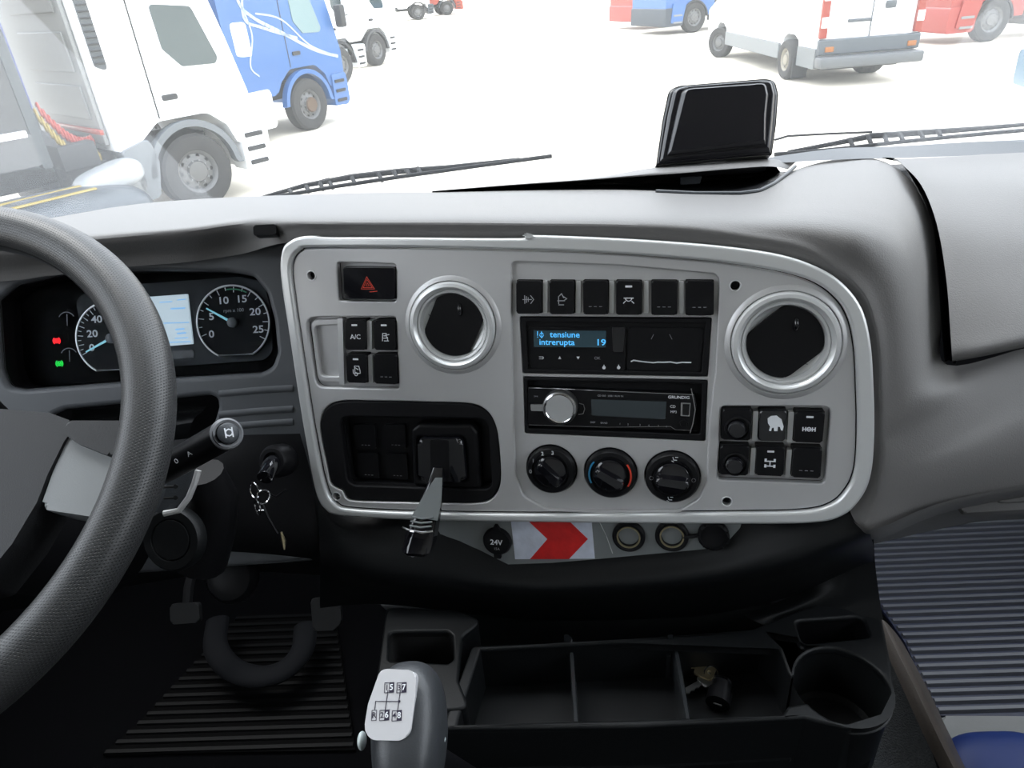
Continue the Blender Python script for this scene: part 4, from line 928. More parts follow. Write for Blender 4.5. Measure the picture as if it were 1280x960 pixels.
# dividers
for xs in (((708, 793), (713, 800), (716, 840), (720, 902)), ((838, 793), (843, 802), (850, 840), (860, 899))):
    top = [W(x, y, zt(x, y, -.65-.012+(.02 if k < 1 else 0))) for k, (x, y) in enumerate(xs)]
    pts = [V(p) for p in smooth_loop([tuple(p) for p in top], 6, False)]
    bm = bmesh.new(); L = []
    for p in pts:
        L.append([bm.verts.new((p.x+dx, p.y, z)) for dx, z in ((-.0022, CZ-.65+HF_), (-.0028, p.z-.002), (-.0016, p.z), (.0016, p.z), (.0028, p.z-.002), (.0022, CZ-.65+HF_))])
    for a, b in zip(L, L[1:]):
        for k in range(5): bm.faces.new((a[k], a[k+1], b[k+1], b[k]))
    bm.faces.new(L[0]); bm.faces.new(L[-1][::-1]); bmesh.ops.recalc_face_normals(bm, faces=bm.faces[:])
    part('divider', newmesh(bm), mat('divider_black', (.02, .022, .024), .2), co)
# raised left block with opening
LB = Frame((0, 0, CZ-.648), (1, 0, 0), (0, .0, 1))
lbo = rpoly(LB.pl([(483, 758), (570, 762), (604, 775), (578, 795), (573, 850), (588, 886), (520, 890), (470, 850)]), .01)
lbh = rpoly(LB.pl([(487, 790), (560, 789), (566, 795), (567, 824), (560, 829), (486, 826)]), .006)
part('left_block', plate(lbo, [lbh], -.012, .0, .003, 3), BLKR, co, LB.M)
part('left_block_wall', wall_loop(quadgrow(lbo, .995), -.004, -.10), BLKR, co, LB.M)
part('left_block_well', merge([wall_loop(lbh, -.004, -.06), prism(lbh, -.062, -.06)]), DARK, co, LB.M)

# keys lying in the tray
TF = Frame((0, .5, CZ-.65+HF_+.001), (1, 0, 0), (0, 0, 1))
kb_ = thing('key_bunch', 'bunch of two metal keys with a black lock barrel lying in the console tray', 'keys', TF.w(880, 850))
def keyshape(a, b, wd, z, m, lb, bow):
    A, B = V(TF.p(*a, z)), V(TF.p(*b, z)); d = (B-A).normalized(); n_ = V((-d.y, d.x))*wd
    pts = [A+n_, A-n_, ]; k = 7
    low = [A.lerp(B, i/k)-n_*(1 if i % 2 else .55) for i in range(k+1)]
    pts = [A+n_]+low+[B+n_]
    bl = prism([(p.x, p.y) for p in pts], z, z+.002)
    Cc = B+d*bow*.8
    bw = plate(rpoly([tuple(Cc+d*bow*s+V((-d.y, d.x))*bow*.9*u) for s, u in ((-1, -1), (1, -1), (1, 1), (-1, 1))], bow*.4), [arc(*(Cc+d*bow*.5), bow*.2, 0, 360, 12)[:-1]], z-.0003, z+.0023, .0004)
    part('key', merge([bl, bw]), m, kb_, TF.M, label=lb)
keyshape((849, 826), (872, 836), .0036, .012, BRASS, 'brass coloured key', .0105)
keyshape((856, 866), (877, 854), .0036, .010, STEEL, 'steel key', .0085)
bA, bB = TF.M @ V((*TF.p(903, 852, .014), .014)), TF.M @ V((*TF.p(897, 880, .013), .013))
brl = part('lock_barrel', tube([bA, bA.lerp(bB, .45), bA.lerp(bB, .46), bB], [.0105, .0105, .0130, .0130], 24), BLK, kb_, label='black lock barrel')
part('barrel_band', tube([bA.lerp(bB, .02), bA.lerp(bB, .12)], .0110, 24), CHROME, brl)
LK = Frame(bB+(bB-bA).normalized()*.0003, (1, 0, 0), bB-bA)
part('key_slot', box((0, 0, 0), (.009, .0016, .001)), STEEL, brl, LK.M)
part('split_ring', tube([(TF.M @ V((*TF.p(889, 842, .014), .014)))+V((.008*cos(2*pi*k/20), .004*sin(2*pi*k/20), .008*sin(2*pi*k/20))) for k in range(20)], .0008, 6, True), CHROME, kb_)

# ================================================================== GEAR LEVER
GK_ = Frame(W(497, 892, .50), (1, .02, 0), (-.10, -.50, .85))
gl = thing('gear_lever', 'dark grey gear knob with silver shift pattern plate, standing before the console', 'gear lever', GK_.M)
def superell(ax, ay, az, p=2.6, nu=48, nv=24, taper=0):
    bm = bmesh.new(); g = []
    sg = lambda v, e: math.copysign(abs(v)**e, v)
    for j in range(nv+1):
        ph = -pi/2+pi*j/nv; row = []
        for i in range(nu):
            th = 2*pi*i/nu; x = sg(cos(ph), 2/p)*sg(cos(th), 2/p)*ax; y = sg(cos(ph), 2/p)*sg(sin(th), 2/p)*ay; z = sg(sin(ph), 2/p)*az
            x *= 1 - taper*abs(y/ay)*(1 if y < 0 else .4); row.append(bm.verts.new((x, y, z)))
        g.append(row)
    for a, b in zip(g, g[1:]):
        for i in range(nu): bm.faces.new((a[i], a[(i+1) % nu], b[(i+1) % nu], b[i]))
    bmesh.ops.remove_doubles(bm, verts=bm.verts[:], dist=1e-6); return newmesh(bm)
KNM = mat('soft_grey_knob', (.035, .038, .042), .38, bump=.15, bscale=600)
ms = superell(.0262, .048, .030, 2.7, taper=.10); ms.transform(Matrix.Translation((.001, -.010, -.028)))
part('knob', ms, KNM, gl, GK_.M)
pts = GK_.pl([(475, 838), (484, 836), (512, 837.5), (520, 842), (519, 870), (513, 918), (500, 926), (465, 925), (454.5, 914), (460, 880)], .0025)
pp_ = part('pattern_plate', prism(rpoly(pts, .008), -.004, .0025, .0008, 2), mat('plate_silver', (.62, .62, .64), .3, .3), gl, GK_.M, label='silver shift pattern plate')
hz_ = .0026
def gk(px, py): return GK_.p(px, py, hz_)
PURP = mat('dark_print', (.02, .015, .035), .5)
part('shift_lines', strokes([[gk(485, 863), gk(481.5, 888)], [gk(500.5, 863), gk(497, 888)], [gk(499, 876.7), gk(469.5, 876.7), gk(468.5, 887)]], .0005, hz_), PURP, pp_, GK_.M)
part('shift_dot', lathe([(.0009, hz_), (.0009, hz_+.0003), (0, hz_+.0003)], 12, (*gk(499, 876.7), 0)), PURP, pp_, GK_.M)
def gbox(px, py, l, r_):
    a = gk(px, py); w_, h_ = .0034, .0062
    part('gate_frame', strokes([[(a[0]-w_, a[1]-h_/1.9), (a[0]+(w_ if r_ else 0), a[1]-h_/1.9), (a[0]+(w_ if r_ else 0), a[1]+h_/1.9), (a[0]-w_, a[1]+h_/1.9), (a[0]-w_, a[1]-h_/1.9)]], .0004, hz_), PURP, pp_, GK_.M)
    part('numeral', text(l, .0052, (a[0]-w_/2, a[1], hz_), bold=.00005), PURP, pp_, GK_.M)
    if r_:
        part('gate_fill', prism([(a[0], a[1]-h_/2), (a[0]+w_, a[1]-h_/2), (a[0]+w_, a[1]+h_/2), (a[0], a[1]+h_/2)], hz_, hz_+.0002), PURP, pp_, GK_.M)
        part('numeral', text(r_, .0055, (a[0]+w_/2, a[1], hz_+.0003), bold=.00008), WHITE, pp_, GK_.M)
gbox(486.5, 859.5, '1', '5'); gbox(502, 859.5, '3', '7'); gbox(470.5, 894, 'R', None); gbox(480.5, 894, '2', '6'); gbox(496, 894.5, '4', '8')
for px, py in ((452.5, 926), (551.5, 923)):
    a = GK_.p(px, py, -.03); sb = superell(.003, .0065, .006, 2); sb.transform(Matrix.Translation((a[0], a[1], -.030))); part('side_button', sb, mat('pale_button', (.55, .62, .62), .3), gl, GK_.M, label='pale side button')
part('shaft', tube([GK_.M @ V((0, -.03, -.05)), GK_.M @ V((0, -.03, -.11)), GK_.M @ V((0, .02, -.20))+V((0, 0, -.12)), ], [.018, .014, .012], 18), BLK, gl)
part('gaiter', lathe([(.075, -.0), (.06, .03), (.035, .09), (.016, .14)], 28), BLKM, gl, Matrix.Translation(GK_.M @ V((0, .0, -.2))+V((0, .02, -.28))))

# ================================================================== FLOOR AREA
def floormat(name, label, outline_px, y_step, ribtop, ribm, inset=0.0, amp=.004):
    FL = Frame((0, 0, FZ), (1, 0, 0), (0, 0, 1)); o = [FL.p(*p) for p in outline_px]
    cx = sum(p[0] for p in o)/len(o); cy = sum(p[1] for p in o)/len(o)
    t = thing(name, label, 'floor mat', (cx, cy, FZ))
    part('base', prism(o, .0, .005), ribm, t, FL.M)
    ymin = min(p[1] for p in o); ymax = max(p[1] for p in o); y = ymin+y_step*.5; ms = []
    while y < ymax:
        xs = []
        for i in range(len(o)):
            (x0, y0), (x1, y1) = o[i-1], o[i]
            if (y0-y)*(y1-y) < 0: xs.append(x0+(x1-x0)*(y-y0)/(y1-y0))
        xs.sort()
        for a, b in zip(xs[::2], xs[1::2]):
            if b-a > .02:
                bm = bmesh.new(); P = []
                for xx in (a+.002, b-.002): P.append([bm.verts.new((xx, y+dy, z)) for dy, z in ((-y_step*.30, .004), (-y_step*.18, .004+amp), (y_step*.18, .004+amp), (y_step*.30, .004))])
                for k in range(3): bm.faces.new((P[0][k], P[1][k], P[1][k+1], P[0][k+1]))
                bm.faces.new(P[0]); bm.faces.new(P[1][::-1]); bmesh.ops.recalc_face_normals(bm, faces=bm.faces[:]); ms.append(newmesh(bm))
        y += y_step
    part('ribs', merge(ms), ribtop, t, FL.M, kind='stuff', smooth=0)
    return t
FLf = Frame((0, 0, FZ), (1, 0, 0), (0, 0, 1))
ya = FLf.p(1200, 660)[1]; yb_ = FLf.p(1200, 893)[1]
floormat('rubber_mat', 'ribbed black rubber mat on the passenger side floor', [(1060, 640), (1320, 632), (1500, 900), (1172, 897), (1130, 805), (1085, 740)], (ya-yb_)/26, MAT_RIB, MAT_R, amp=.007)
floormat('rubber_mat', 'ribbed black rubber mat in the dark driver footwell', [(420, 770), (445, 940), (130, 945), (180, 900), (300, 770)], .016, mat('shaded_rib_tops', (.003, .003, .0033), .5, spec=.1), mat('shaded_ribbed_rubber', (.002, .002, .002), .8, spec=.05))  # near-black copies of the mat rubber, footwell shade put into the colour
solo('tunnel_trim', grid([[W(x, y, d) for x, y, d in r] for r in [
   [(1096, 770, .99), (1102, 800, .97), (1128, 860, .93), (1160, 930, .89), (1200, 1010, .85)],
   [(1104, 775, .98), (1118, 800, .96), (1148, 858, .92), (1180, 925, .88), (1222, 1005, .84)],
   [(1108, 778, 1.0), (1128, 803, 1.0), (1160, 862, .98), (1192, 928, .96), (1235, 1005, .94)]]], 5, 4), TRIM, 'curved brown-grey trim strip between the console side and the passenger mat', 'floor trim')
solo('tunnel_carpet', grid([[W(x, y, d) for x, y, d in r] for r in [
   [(1060, 780, 1.0), (1080, 860, .97), (1090, 960, .93), (1090, 1050, .90)],
   [(1098, 775, 1.0), (1125, 850, .96), (1165, 940, .92), (1195, 1050, .86)]]], 4, 4), CARPET, 'grey textured carpet patch beside the console, under the trim strip', 'carpet')
solo('passenger_cushion', superell(.075, .07, .035, 3.2), BLUEC, 'dark blue vinyl cushion edge at the lower right corner', 'cushion', Matrix.Translation(W(1268, 985, .92)))
solo('sill_cover', prism(rpoly([FLf.p(*p) for p in [(1172, 901), (1500, 903), (1500, 960), (1200, 985)]], .01), 0, .012, .004), mat('grey_floor_plate', (.16, .165, .165), .5, bump=.3, bscale=300), 'plain grey floor section below the ribbed mat, beside the blue cushion', 'floor covering', FLf.M)
# passenger under-dash box (grey)
ub = thing('under_dash_box', 'grey plastic box lid under the right side of the dashboard', 'storage box', W(1240, 628, .80))
UB = Frame(W(1240, 628, .80), (1, 0, 0), (0, -.45, .9))
part('lid', prism(rpoly(UB.pl([(1198, 630), (1222, 612), (1330, 595), (1330, 634), (1205, 641)]), .004), -.006, .0, .002), DASH, ub, UB.M)
part('lid_notch', prism(rpoly(UB.pl([(1214, 626), (1232, 616), (1236, 618), (1222, 629)]), .001), 0, .001), BLK, ub, UB.M)
part('lid_step', prism(rpoly(UB.pl([(1240, 630), (1262, 614), (1330, 606), (1330, 626)]), .004), 0, .004, .001), DASH, ub, UB.M)
# pedals
pdl = [('clutch_pedal', 'dim rectangular pedal pad at the left of the footwell', [(212, 755), (248, 753), (250, 778), (213, 781)], .03),
       ('brake_pedal', 'dim rectangular pedal pad with bright corner, right of the round floor moulding', [(388, 748), (424, 746), (427, 778), (416, 788), (391, 789)], .03)]
PDM = mat('pedal_rubber', (.012, .0125, .013), .6, spec=.2)
for nm, lb, q, hh in pdl:
    fr = Frame(W(q[0][0]+18, q[0][1]+15, 1.13), (1, 0, 0), (0, -.75, .66))
    t = thing(nm, lb, 'pedal', fr.M)
    part('pad', prism(rpoly(fr.pl(q), .006), -.01, 0, .003), PDM, t, fr.M)
    c0 = fr.M @ V((0, 0, -.008)); part('arm', tube([c0, c0+V((0, .03, .03)), V((c0.x, 1.105, c0.z+.16))], .008, 8), BLKM, t)
solo('floor_moulding', tube([FLf.w(x, y, .05) for x, y in smooth_loop([(272, 775), (270, 810), (290, 836), (325, 846), (358, 836), (378, 812), (382, 782)], 5, False)], .020, 14, flat=.5), mat('moulding_grey', (.006, .0065, .008), .8, spec=.15), 'dark curved moulding around a well in the driver footwell', 'floor moulding')
solo('column_knob', lathe([(.034, 0), (.034, .01), (.028, .018), (.012, .022), (0, .02)], 30), BLK, 'small round glossy boss under the steering column', 'boss', Frame(W(293, 720, .93), (1, 0, 0), (0, -.8, .6)).M)

# ================================================================== WIPERS
def wiper(name, label, pts_blade, pts_arm, teeth, thin):
    t = thing(name, label, 'wiper', WS.w(*pts_blade[0], -.03), 'windscreen wipers')
    part('rubber_blade', tube([WS.w(x, y, -.018) for x, y in pts_blade], .0028, 8), BLKM, t)
    part('arm', tube([WS.w(x, y, -.034) for x, y in pts_arm], [.0024+.0022*(1-abs(2*k/(len(pts_arm)-1)-1)) for k in range(len(pts_arm))], 8), BLKM, t)
    for x0, y0, x1, y1 in teeth: part('bracket', tube([WS.w(x0, y0, -.030), WS.w(x1, y1, -.02)], .0032, 6), BLKM, t)
    for l in thin: part('washer_tube', tube([WS.w(x, y, -.04) for x, y in l], .0016, 6), BLKM, t)
wiper('wiper', 'long wiper lying low on the windscreen at the left', [(318, 252), (345, 246), (420, 233), (500, 221), (600, 207), (690, 195)], [(330, 246), (380, 232), (440, 221), (500, 214), (560, 209), (650, 199)],
      [(362, 238, 366, 243), (383, 233, 386, 240), (400, 229, 404, 237), (412, 228, 416, 235), (440, 222, 444, 230), (472, 216, 478, 226), (492, 214, 496, 222), (508, 212, 512, 219), (522, 210, 526, 217)], [[(320, 248), (360, 237), (412, 223)]])
wiper('wiper', 'shorter visible wiper on the windscreen at the right behind the flip-up panel', [(968, 193), (1010, 190), (1060, 185), (1120, 178), (1200, 170), (1300, 161)], [(985, 190), (1040, 180), (1090, 170), (1150, 166), (1220, 161), (1300, 154)],
      [(1062, 174, 1066, 183), (1085, 170, 1089, 180), (1105, 169, 1109, 178), (1125, 168, 1129, 176), (1150, 165, 1154, 173), (1172, 163, 1176, 171)], [[(968, 175), (985, 170), (1040, 167), (1090, 165)]])

# ================================================================== VEHICLES IN THE YARD
CW = mat('white_paint', (.72, .74, .76), .35, coat=.3)
CB = mat('blue_paint', (0.0189, 0.0869, 0.2495), .35, coat=.3)
CB2 = mat('deep_blue_tarp', (0.0051, 0.0221, 0.1638), .5)
CR = mat('red_paint', (0.2268, 0.0138, 0.0075), .35, coat=.3)
TYRE = mat('tyre_rubber', (0.0231, 0.0223, 0.0218), .85)
RIMM = mat('wheel_steel', (0.1020, 0.1020, 0.1020), .5, .3)
RUST = mat('rusty_hub', (0.0672, 0.0378, 0.0189), .7)
CHAS = mat('chassis_dark', (0.0092, 0.0101, 0.0118), .7)
GREYB = mat('grey_bumper', (0.0420, 0.0504, 0.0588), .5)
CURT = mat('dark_trailer_curtain', (0.0221, 0.0229, 0.0239), .6, bump=.3, bscale=8)
ALU = mat('pale_aluminium', (0.1612, 0.1674, 0.1674), .5)
VGL = mat('vehicle_glass', (0.0210, 0.0378, 0.0420), .08, coat=.3)
PGL = mat('pale_glass', (0.1320, 0.1980, 0.2040), .1)
LAMP = mat('orange_red_lamp', (0.2100, 0.0210, 0.0084), .3)
ORNG = mat('orange_lamp', (0.2520, 0.0840, 0.0126), .3)
YEL = mat('yellow_hose', (0.2100, 0.1500, 0.0200), .5)
REDH = mat('red_hose', (0.2500, 0.0200, 0.0100), .5)
def wheel(t, x, y, R, wdt, M, sgn=-1, hub=RIMM, holes=10, steer=0):
    # axle along local y; visible face towards sgn*y
    T = M @ Matrix.Translation((x, y, R)) @ Matrix.Rotation(radians(steer), 4, 'Z') @ Matrix.Rotation(radians(90 if sgn < 0 else -90), 4, 'X')
    wl = part('wheel', lathe([(R*.56, -wdt), (R*.9, -wdt), (R, -wdt*.85), (R, -wdt*.12), (R*.93, 0), (R*.72, .012), (R*.58, -.01), (R*.55, -.04)], 40), TYRE, t, T)
    part('wheel_disc', lathe([(R*.57, -.015), (R*.53, -.03), (R*.47, -.075), (R*.30, -.05), (R*.26, -.02), (R*.12, -.01), (0, -.01)], 40), hub, wl, T)
    ms = []
    for k in range(holes):
        a = 2*pi*k/holes; ms.append(lathe([(R*.055, -.066), (0, -.064)], 10, (R*.42*cos(a), R*.42*sin(a), 0)))
    part('wheel_holes', merge(ms), DARK, wl, T)
    ms = [lathe([(R*.022, -.035), (R*.022, -.012), (0, -.01)], 6, (R*.30*cos(2*pi*k/10), R*.30*sin(2*pi*k/10), 0)) for k in range(10)]
    part('wheel_nuts', merge(ms), ALU, wl, T)
    return wl
def sideplate(t, name, pts, y0, y1, m, M, bev=.02, holes=None, label=None):
    """outline in (x,z), thickness along y from y0 (near) to y1"""
    T = M @ Matrix.Rotation(radians(90), 4, 'X')   # local (x,z,-y)
    if holes: me = plate(pts, holes, -y1, -y0, bev)
    else: me = prism(pts, -y1, -y0, bev, 3)
    return part(name, me, m, t, T, label)
def vbase(px, py, yaw): p = on_z(px, py, 0); return Matrix.Translation(p) @ Matrix.Rotation(radians(yaw), 4, 'Z')
def rr(x0, z0, x1, z1, r=.05): return rpoly([(x0, z0), (x1, z0), (x1, z1), (x0, z1)], r)

def cabtruck(name, label, M, paint, cabx=(-1.45, 1.15), zlo=.95, ztop=3.6, W_=2.4, R=.5, hub=RIMM, arch=GREYB, gl=VGL, steps=3, skirt=None, tail=-4.2, tank=True):
    t = thing(name, label, 'truck', M, 'trucks parked in the yard')
    x0, x1 = cabx
    wheel(t, 0, 0, R, .3, M, hub=hub or RIMM); wheel(t, 0, W_-.0, R, .3, M, sgn=1)
    body = rpoly([(x0, zlo), (-.78, zlo), (-.62, 1.02), (-.35, 1.22), (.35, 1.22), (.60, 1.02), (.70, .75), (x1, .70), (x1+.03, 1.4), (x1-.12, 2.1), (x1-.42, ztop-.4), (x1-.55, ztop), (x0, ztop)], [.05, .1, .15, .2, .2, .15, .05, .06, .2, .2, .3, .15, .05])
    win = rpoly([(-.02, 2.05), (.18, 1.82), (.66, 1.80), (.70, 1.88), (.50, 2.5), (-.04, 2.56)], .06)
    sideplate(t, 'cab', body, .04, W_-.04, paint, M, .05)
    sideplate(t, 'side_window', win, .025, .05, gl, M, .005)
    sideplate(t, 'door_seam', rpoly([(-.32, 1.25), (-.30, 1.25), (-.30, 2.75), (-.32, 2.75)], .001), .036, .045, CHAS, M, 0)
    sideplate(t, 'door_handle', rr(-.20, 1.45, .0, 1.52, .02), .01, .04, CHAS, M, .005)
    ar = [(-.70, .55)]+[(.66*cos(radians(a)), .5+.68*sin(radians(a))) for a in range(175, 4, -10)]+[(.70, .5)]
    arin = [(.62, .5)]+[(.58*cos(radians(a)), .5+.60*sin(radians(a))) for a in range(5, 176, 10)]+[(-.62, .55)]
    sideplate(t, 'wheel_arch', ar+arin, -.02, .12, arch, M, .01)
    sideplate(t, 'step_panel', rpoly([(.72, .35), (1.15, .35), (1.18, .98), (.75, .98)], .05), .0, .35, paint if skirt is None else skirt, M, .02)
    for k in range(steps): sideplate(t, 'step', rr(.80, .42+.19*k, 1.08, .48+.19*k, .01), -.02, .06, CHAS, M, .004)
    sideplate(t, 'bumper', rr(x1-.15, .32, x1+.12, .92, .08), .08, W_-.08, paint if skirt is None else skirt, M, .04)
    sideplate(t, 'windscreen', rpoly([(x1-.10, 1.75), (x1-.02, 1.75), (x1-.33, 2.8), (x1-.41, 2.8)], .01), .15, W_-.15, VGL, M, .01)
    mh = part('mirror', box((x1+.02, -.12, 2.05), (.16, .20, .42), .04), CHAS if paint is not CW else CW, t, M)
    part('chassis_rail', box(((tail+.6)/2, W_/2-.0, .75), (.6-tail, .9, .28), .02), CHAS, t, M)
    if tank: part('fuel_tank', box((x0-.55, .35, .62), (.9, .6, .6), .12), ALU, t, M)
    if tail < -3.7: wheel(t, -3.6, .05, R, .3, M)
    return t
# --- white truck, left front
MA = vbase(262, 259, 50)
t = cabtruck('articulated_truck', 'white cab truck nearest at left with dirty steel front wheel', MA, CW, (-.98, 1.0), .95, 3.7, tank=False, arch=mat('arch_grey', (.09, .10, .11), .5))
ga = sideplate(t, 'air_grille', rpoly([(-.90, 1.95), (-.76, 1.88), (-.76, 2.75), (-.90, 2.85)], .05), .02, .05, GREYB, MA, .005)
for k in range(12): part('grille_slat', box((-.83, .012, 1.98+k*.07), (.12, .03, .02), 0, rot=None), CHAS, ga, MA)
part('air_tank', (lambda m: (m.transform(Matrix.Translation((-.93, -.02, .55)) @ Matrix.Rotation(radians(90), 4, 'X')), m)[1])(lathe([(0, -.0), (.19, 0), (.22, -.02), (.22, -.5), (0, -.52)], 28)), ALU, t, MA, label='round tank end ahead of the rear wheels')
part('orange_lamp', box((-.95, -.02, .26), (.12, .05, .06), .01), ORNG, t, MA)
sideplate(t, 'mudguard', rpoly([(-.95, .95), (-.55, 1.05), (-.50, .75), (-.62, .30), (-.80, .30), (-.85, .70)], .06), -.02, .25, mat('pale_guard', (.10, .11, .12), .5), MA, .02)
# rear wall of the cab with panels
rw = part('cab_rear_wall', box((-1.02, 1.2, 2.2), (.06, 2.2, 2.3), .02), ALU, t, MA)
for k, (z0, z1) in enumerate(((2.55, 3.1), (1.9, 2.35), (1.35, 1.75))): part('rear_panel', box((-1.06, 1.0, (z0+z1)/2), (.03, 1.5, z1-z0), .02), mat('pale_panel', (.15, .155, .155), .5), rw, MA)
part('red_rail', box((-1.08, 1.0, 1.22), (.05, 2.0, .06), .01), LAMP, rw, MA)
part('equipment', merge([box((-1.40, 1.0, 1.0), (.45, 1.9, .30), .03), box((-1.3, .45, .62), (.5, .5, .5), .03), box((-1.5, 1.3, .5), (.5, 1.2, .3), .03)]), CHAS, t, MA)
def coil(p0, p1, sag, r, turns):
    pts = []
    for k in range(turns*8+1):
        u = k/(turns*8); c = V(p0).lerp(V(p1), u)+V((0, 0, -sag*4*u*(1-u))); a = 2*pi*turns*u
        pts.append(c+V((.3*r*cos(a), r*cos(a), r*sin(a))))
    return tube(pts, .018, 5)
part('air_hose', coil((-1.62, .20, 1.60), (-1.10, .30, 1.12), .18, .06, 14), REDH, t, MA, label='red coiled air hose')
part('air_hose', coil((-1.68, .15, 1.55), (-1.12, .20, .95), .25, .06, 16), YEL, t, MA, label='yellow coiled air hose')
tr = thing('trailer', 'dark grey curtain-sided trailer at the left edge behind the white cab', 'trailer', MA @ Matrix.Translation((-5, 0, 0)))
sideplate(tr, 'curtain', rr(-9, 1.35, -1.82, 3.9, .03), .0, 2.45, CURT, MA, .02)
sideplate(tr, 'front_post', rr(-1.86, .95, -1.75, 3.95, .02), -.03, .12, mat('post_grey', (.018, .024, .028), .5), MA, .01)
sideplate(tr, 'side_board', rr(-9, 1.0, -1.86, 1.36, .02), -.03, .05, mat('board_grey', (.06, .062, .065), .6), MA, .01)
sideplate(tr, 'white_rail', rr(-9, 1.33, -1.9, 1.40, .01), -.05, .0, CW, MA, .005)
sideplate(tr, 'white_patch', rr(-3.6, 1.9, -2.45, 2.35, .06), -.02, .0, CW, MA, .004)
for k in range(7): sideplate(tr, 'strap', rr(-2.5-k*.6, 1.0, -2.42-k*.6, 1.38, .01), -.07, -.03, mat('strap_cream', (.2, .19, .12), .6), MA, .005)
part('chassis', box((-6, 1.2, .8), (7.6, 1.2, .3), .03), CHAS, tr, MA)
for x in (-7.0, -8.3): wheel(tr, x, .05, .5, .3, MA)
# --- blue truck
MB_ = vbase(395, 162, 60)
t = cabtruck('articulated_truck', 'light blue cab truck with white swirl decoration, behind the white truck', MB_, CB, (-1.75, 1.15), .80, 3.7, hub=RIMM, arch=CB, skirt=CB, gl=PGL)
part('hub_cover', (lambda m: (m.transform(Matrix.Translation((0, -.03, .5)) @ Matrix.Rotation(radians(90), 4, 'X')), m)[1])(lathe([(0, .02), (.13, .02), (.15, -.01)], 20)), RUST, t, MB_, label='rusty hub')
sideplate(t, 'side_tank', rr(-3.2, .25, -1.0, .95, .06), -.02, .5, CW, MB_, .03, label='white tank box')
SWR = mat('white_decal', (.35, .42, .50), .4)
def swirl(pts, wd): part('decal', (lambda m: (m.transform(Matrix.Rotation(radians(90), 4, 'X')), m)[1])(strokes([smooth_loop(pts, 6, False)], wd, -.034, .004)), SWR, t, MB_, label='white swirl decal')
swirl([(-1.3, 3.3), (-1.25, 2.5), (-1.0, 2.2), (-.4, 1.9), (.4, 1.5), (1.05, 1.3)], .06)
swirl([(-1.2, 2.4), (-1.1, 1.9), (-1.3, 1.4), (-1.15, 1.2)], .03)
swirl([(-.9, 2.25), (-.3, 2.1), (.3, 1.6), (.9, 1.35)], .03)
swirl([(-1.0, 3.5), (-1.05, 2.8), (-1.2, 2.2), (-.8, 2.0), (.0, 1.75)], .05)
tb = thing('trailer', 'deep blue tarpaulin trailer directly behind the light blue cab', 'trailer', MB_ @ Matrix.Translation((-6, 0, 0)))
sideplate(tb, 'tarpaulin', rr(-5.0, 1.2, -2.7, 4.0, .03), .1, 2.5, CB2, MB_, .02)
for k in range(5): sideplate(tb, 'rib', rr(-4.9, 1.7+k*.42, -2.72, 1.78+k*.42, .02), .05, .12, CB2, MB_, .01)
part('chassis', box((-4.4, 1.2, 1.05), (1.3, 1.2, .3), .03), CHAS, tb, MB_)
part('gear', merge([box((-2.2, .9, 1.1), (.7, 1.4, .6), .05)]), CHAS, tb, MB_)
part('grey_bag', (lambda m: (m.transform(Matrix.Translation((-2.25, .3, 1.75))), m)[1])(superell(.22, .2, .65, 2.3)), mat('grey_bag', (.035, .04, .05), .8), tb, MB_, label='grey hanging bag')
part('yellow_chock', box((-2.3, .2, .98), (.35, .3, .22), .05), YEL, tb, MB_, label='yellow chock')
# --- white truck further back
MC_ = vbase(475, 82, 62)
cabtruck('articulated_truck', 'white cab truck behind the blue truck, only its front wheel standing out', MC_, CW, (-1.4, 1.1), .9, 3.6, R=.52, tail=-1.5, tank=False, arch=mat('arch_dark', (.03, .032, .035), .5))
# dark arches between blue and white truck
MD = vbase(432, 104, 62)
cabtruck('articulated_truck', 'white truck mostly hidden behind the nose of the blue truck', MD, CW, (-1.4, .4), .9, 3.4, R=.5, arch=CHAS, tail=-1.5, tank=False)
# --- distant red and white trucks
ME = vbase(560, 19, 20)
t = cabtruck('articulated_truck', 'distant orange-red truck at the top edge, left of centre', ME, mat('orange_red_paint', (.25, .03, .01), .4), (-1.4, 1.2), .8, 3.6, arch=GREYB, tail=-1.6, tank=False)
MF = vbase(524, 25, 15)
t = cabtruck('articulated_truck', 'distant white truck beside the orange-red one at the top edge', MF, CW, (-1.4, .9), .8, 3.6, arch=CHAS, skirt=GREYB, tail=-1.5, tank=False)
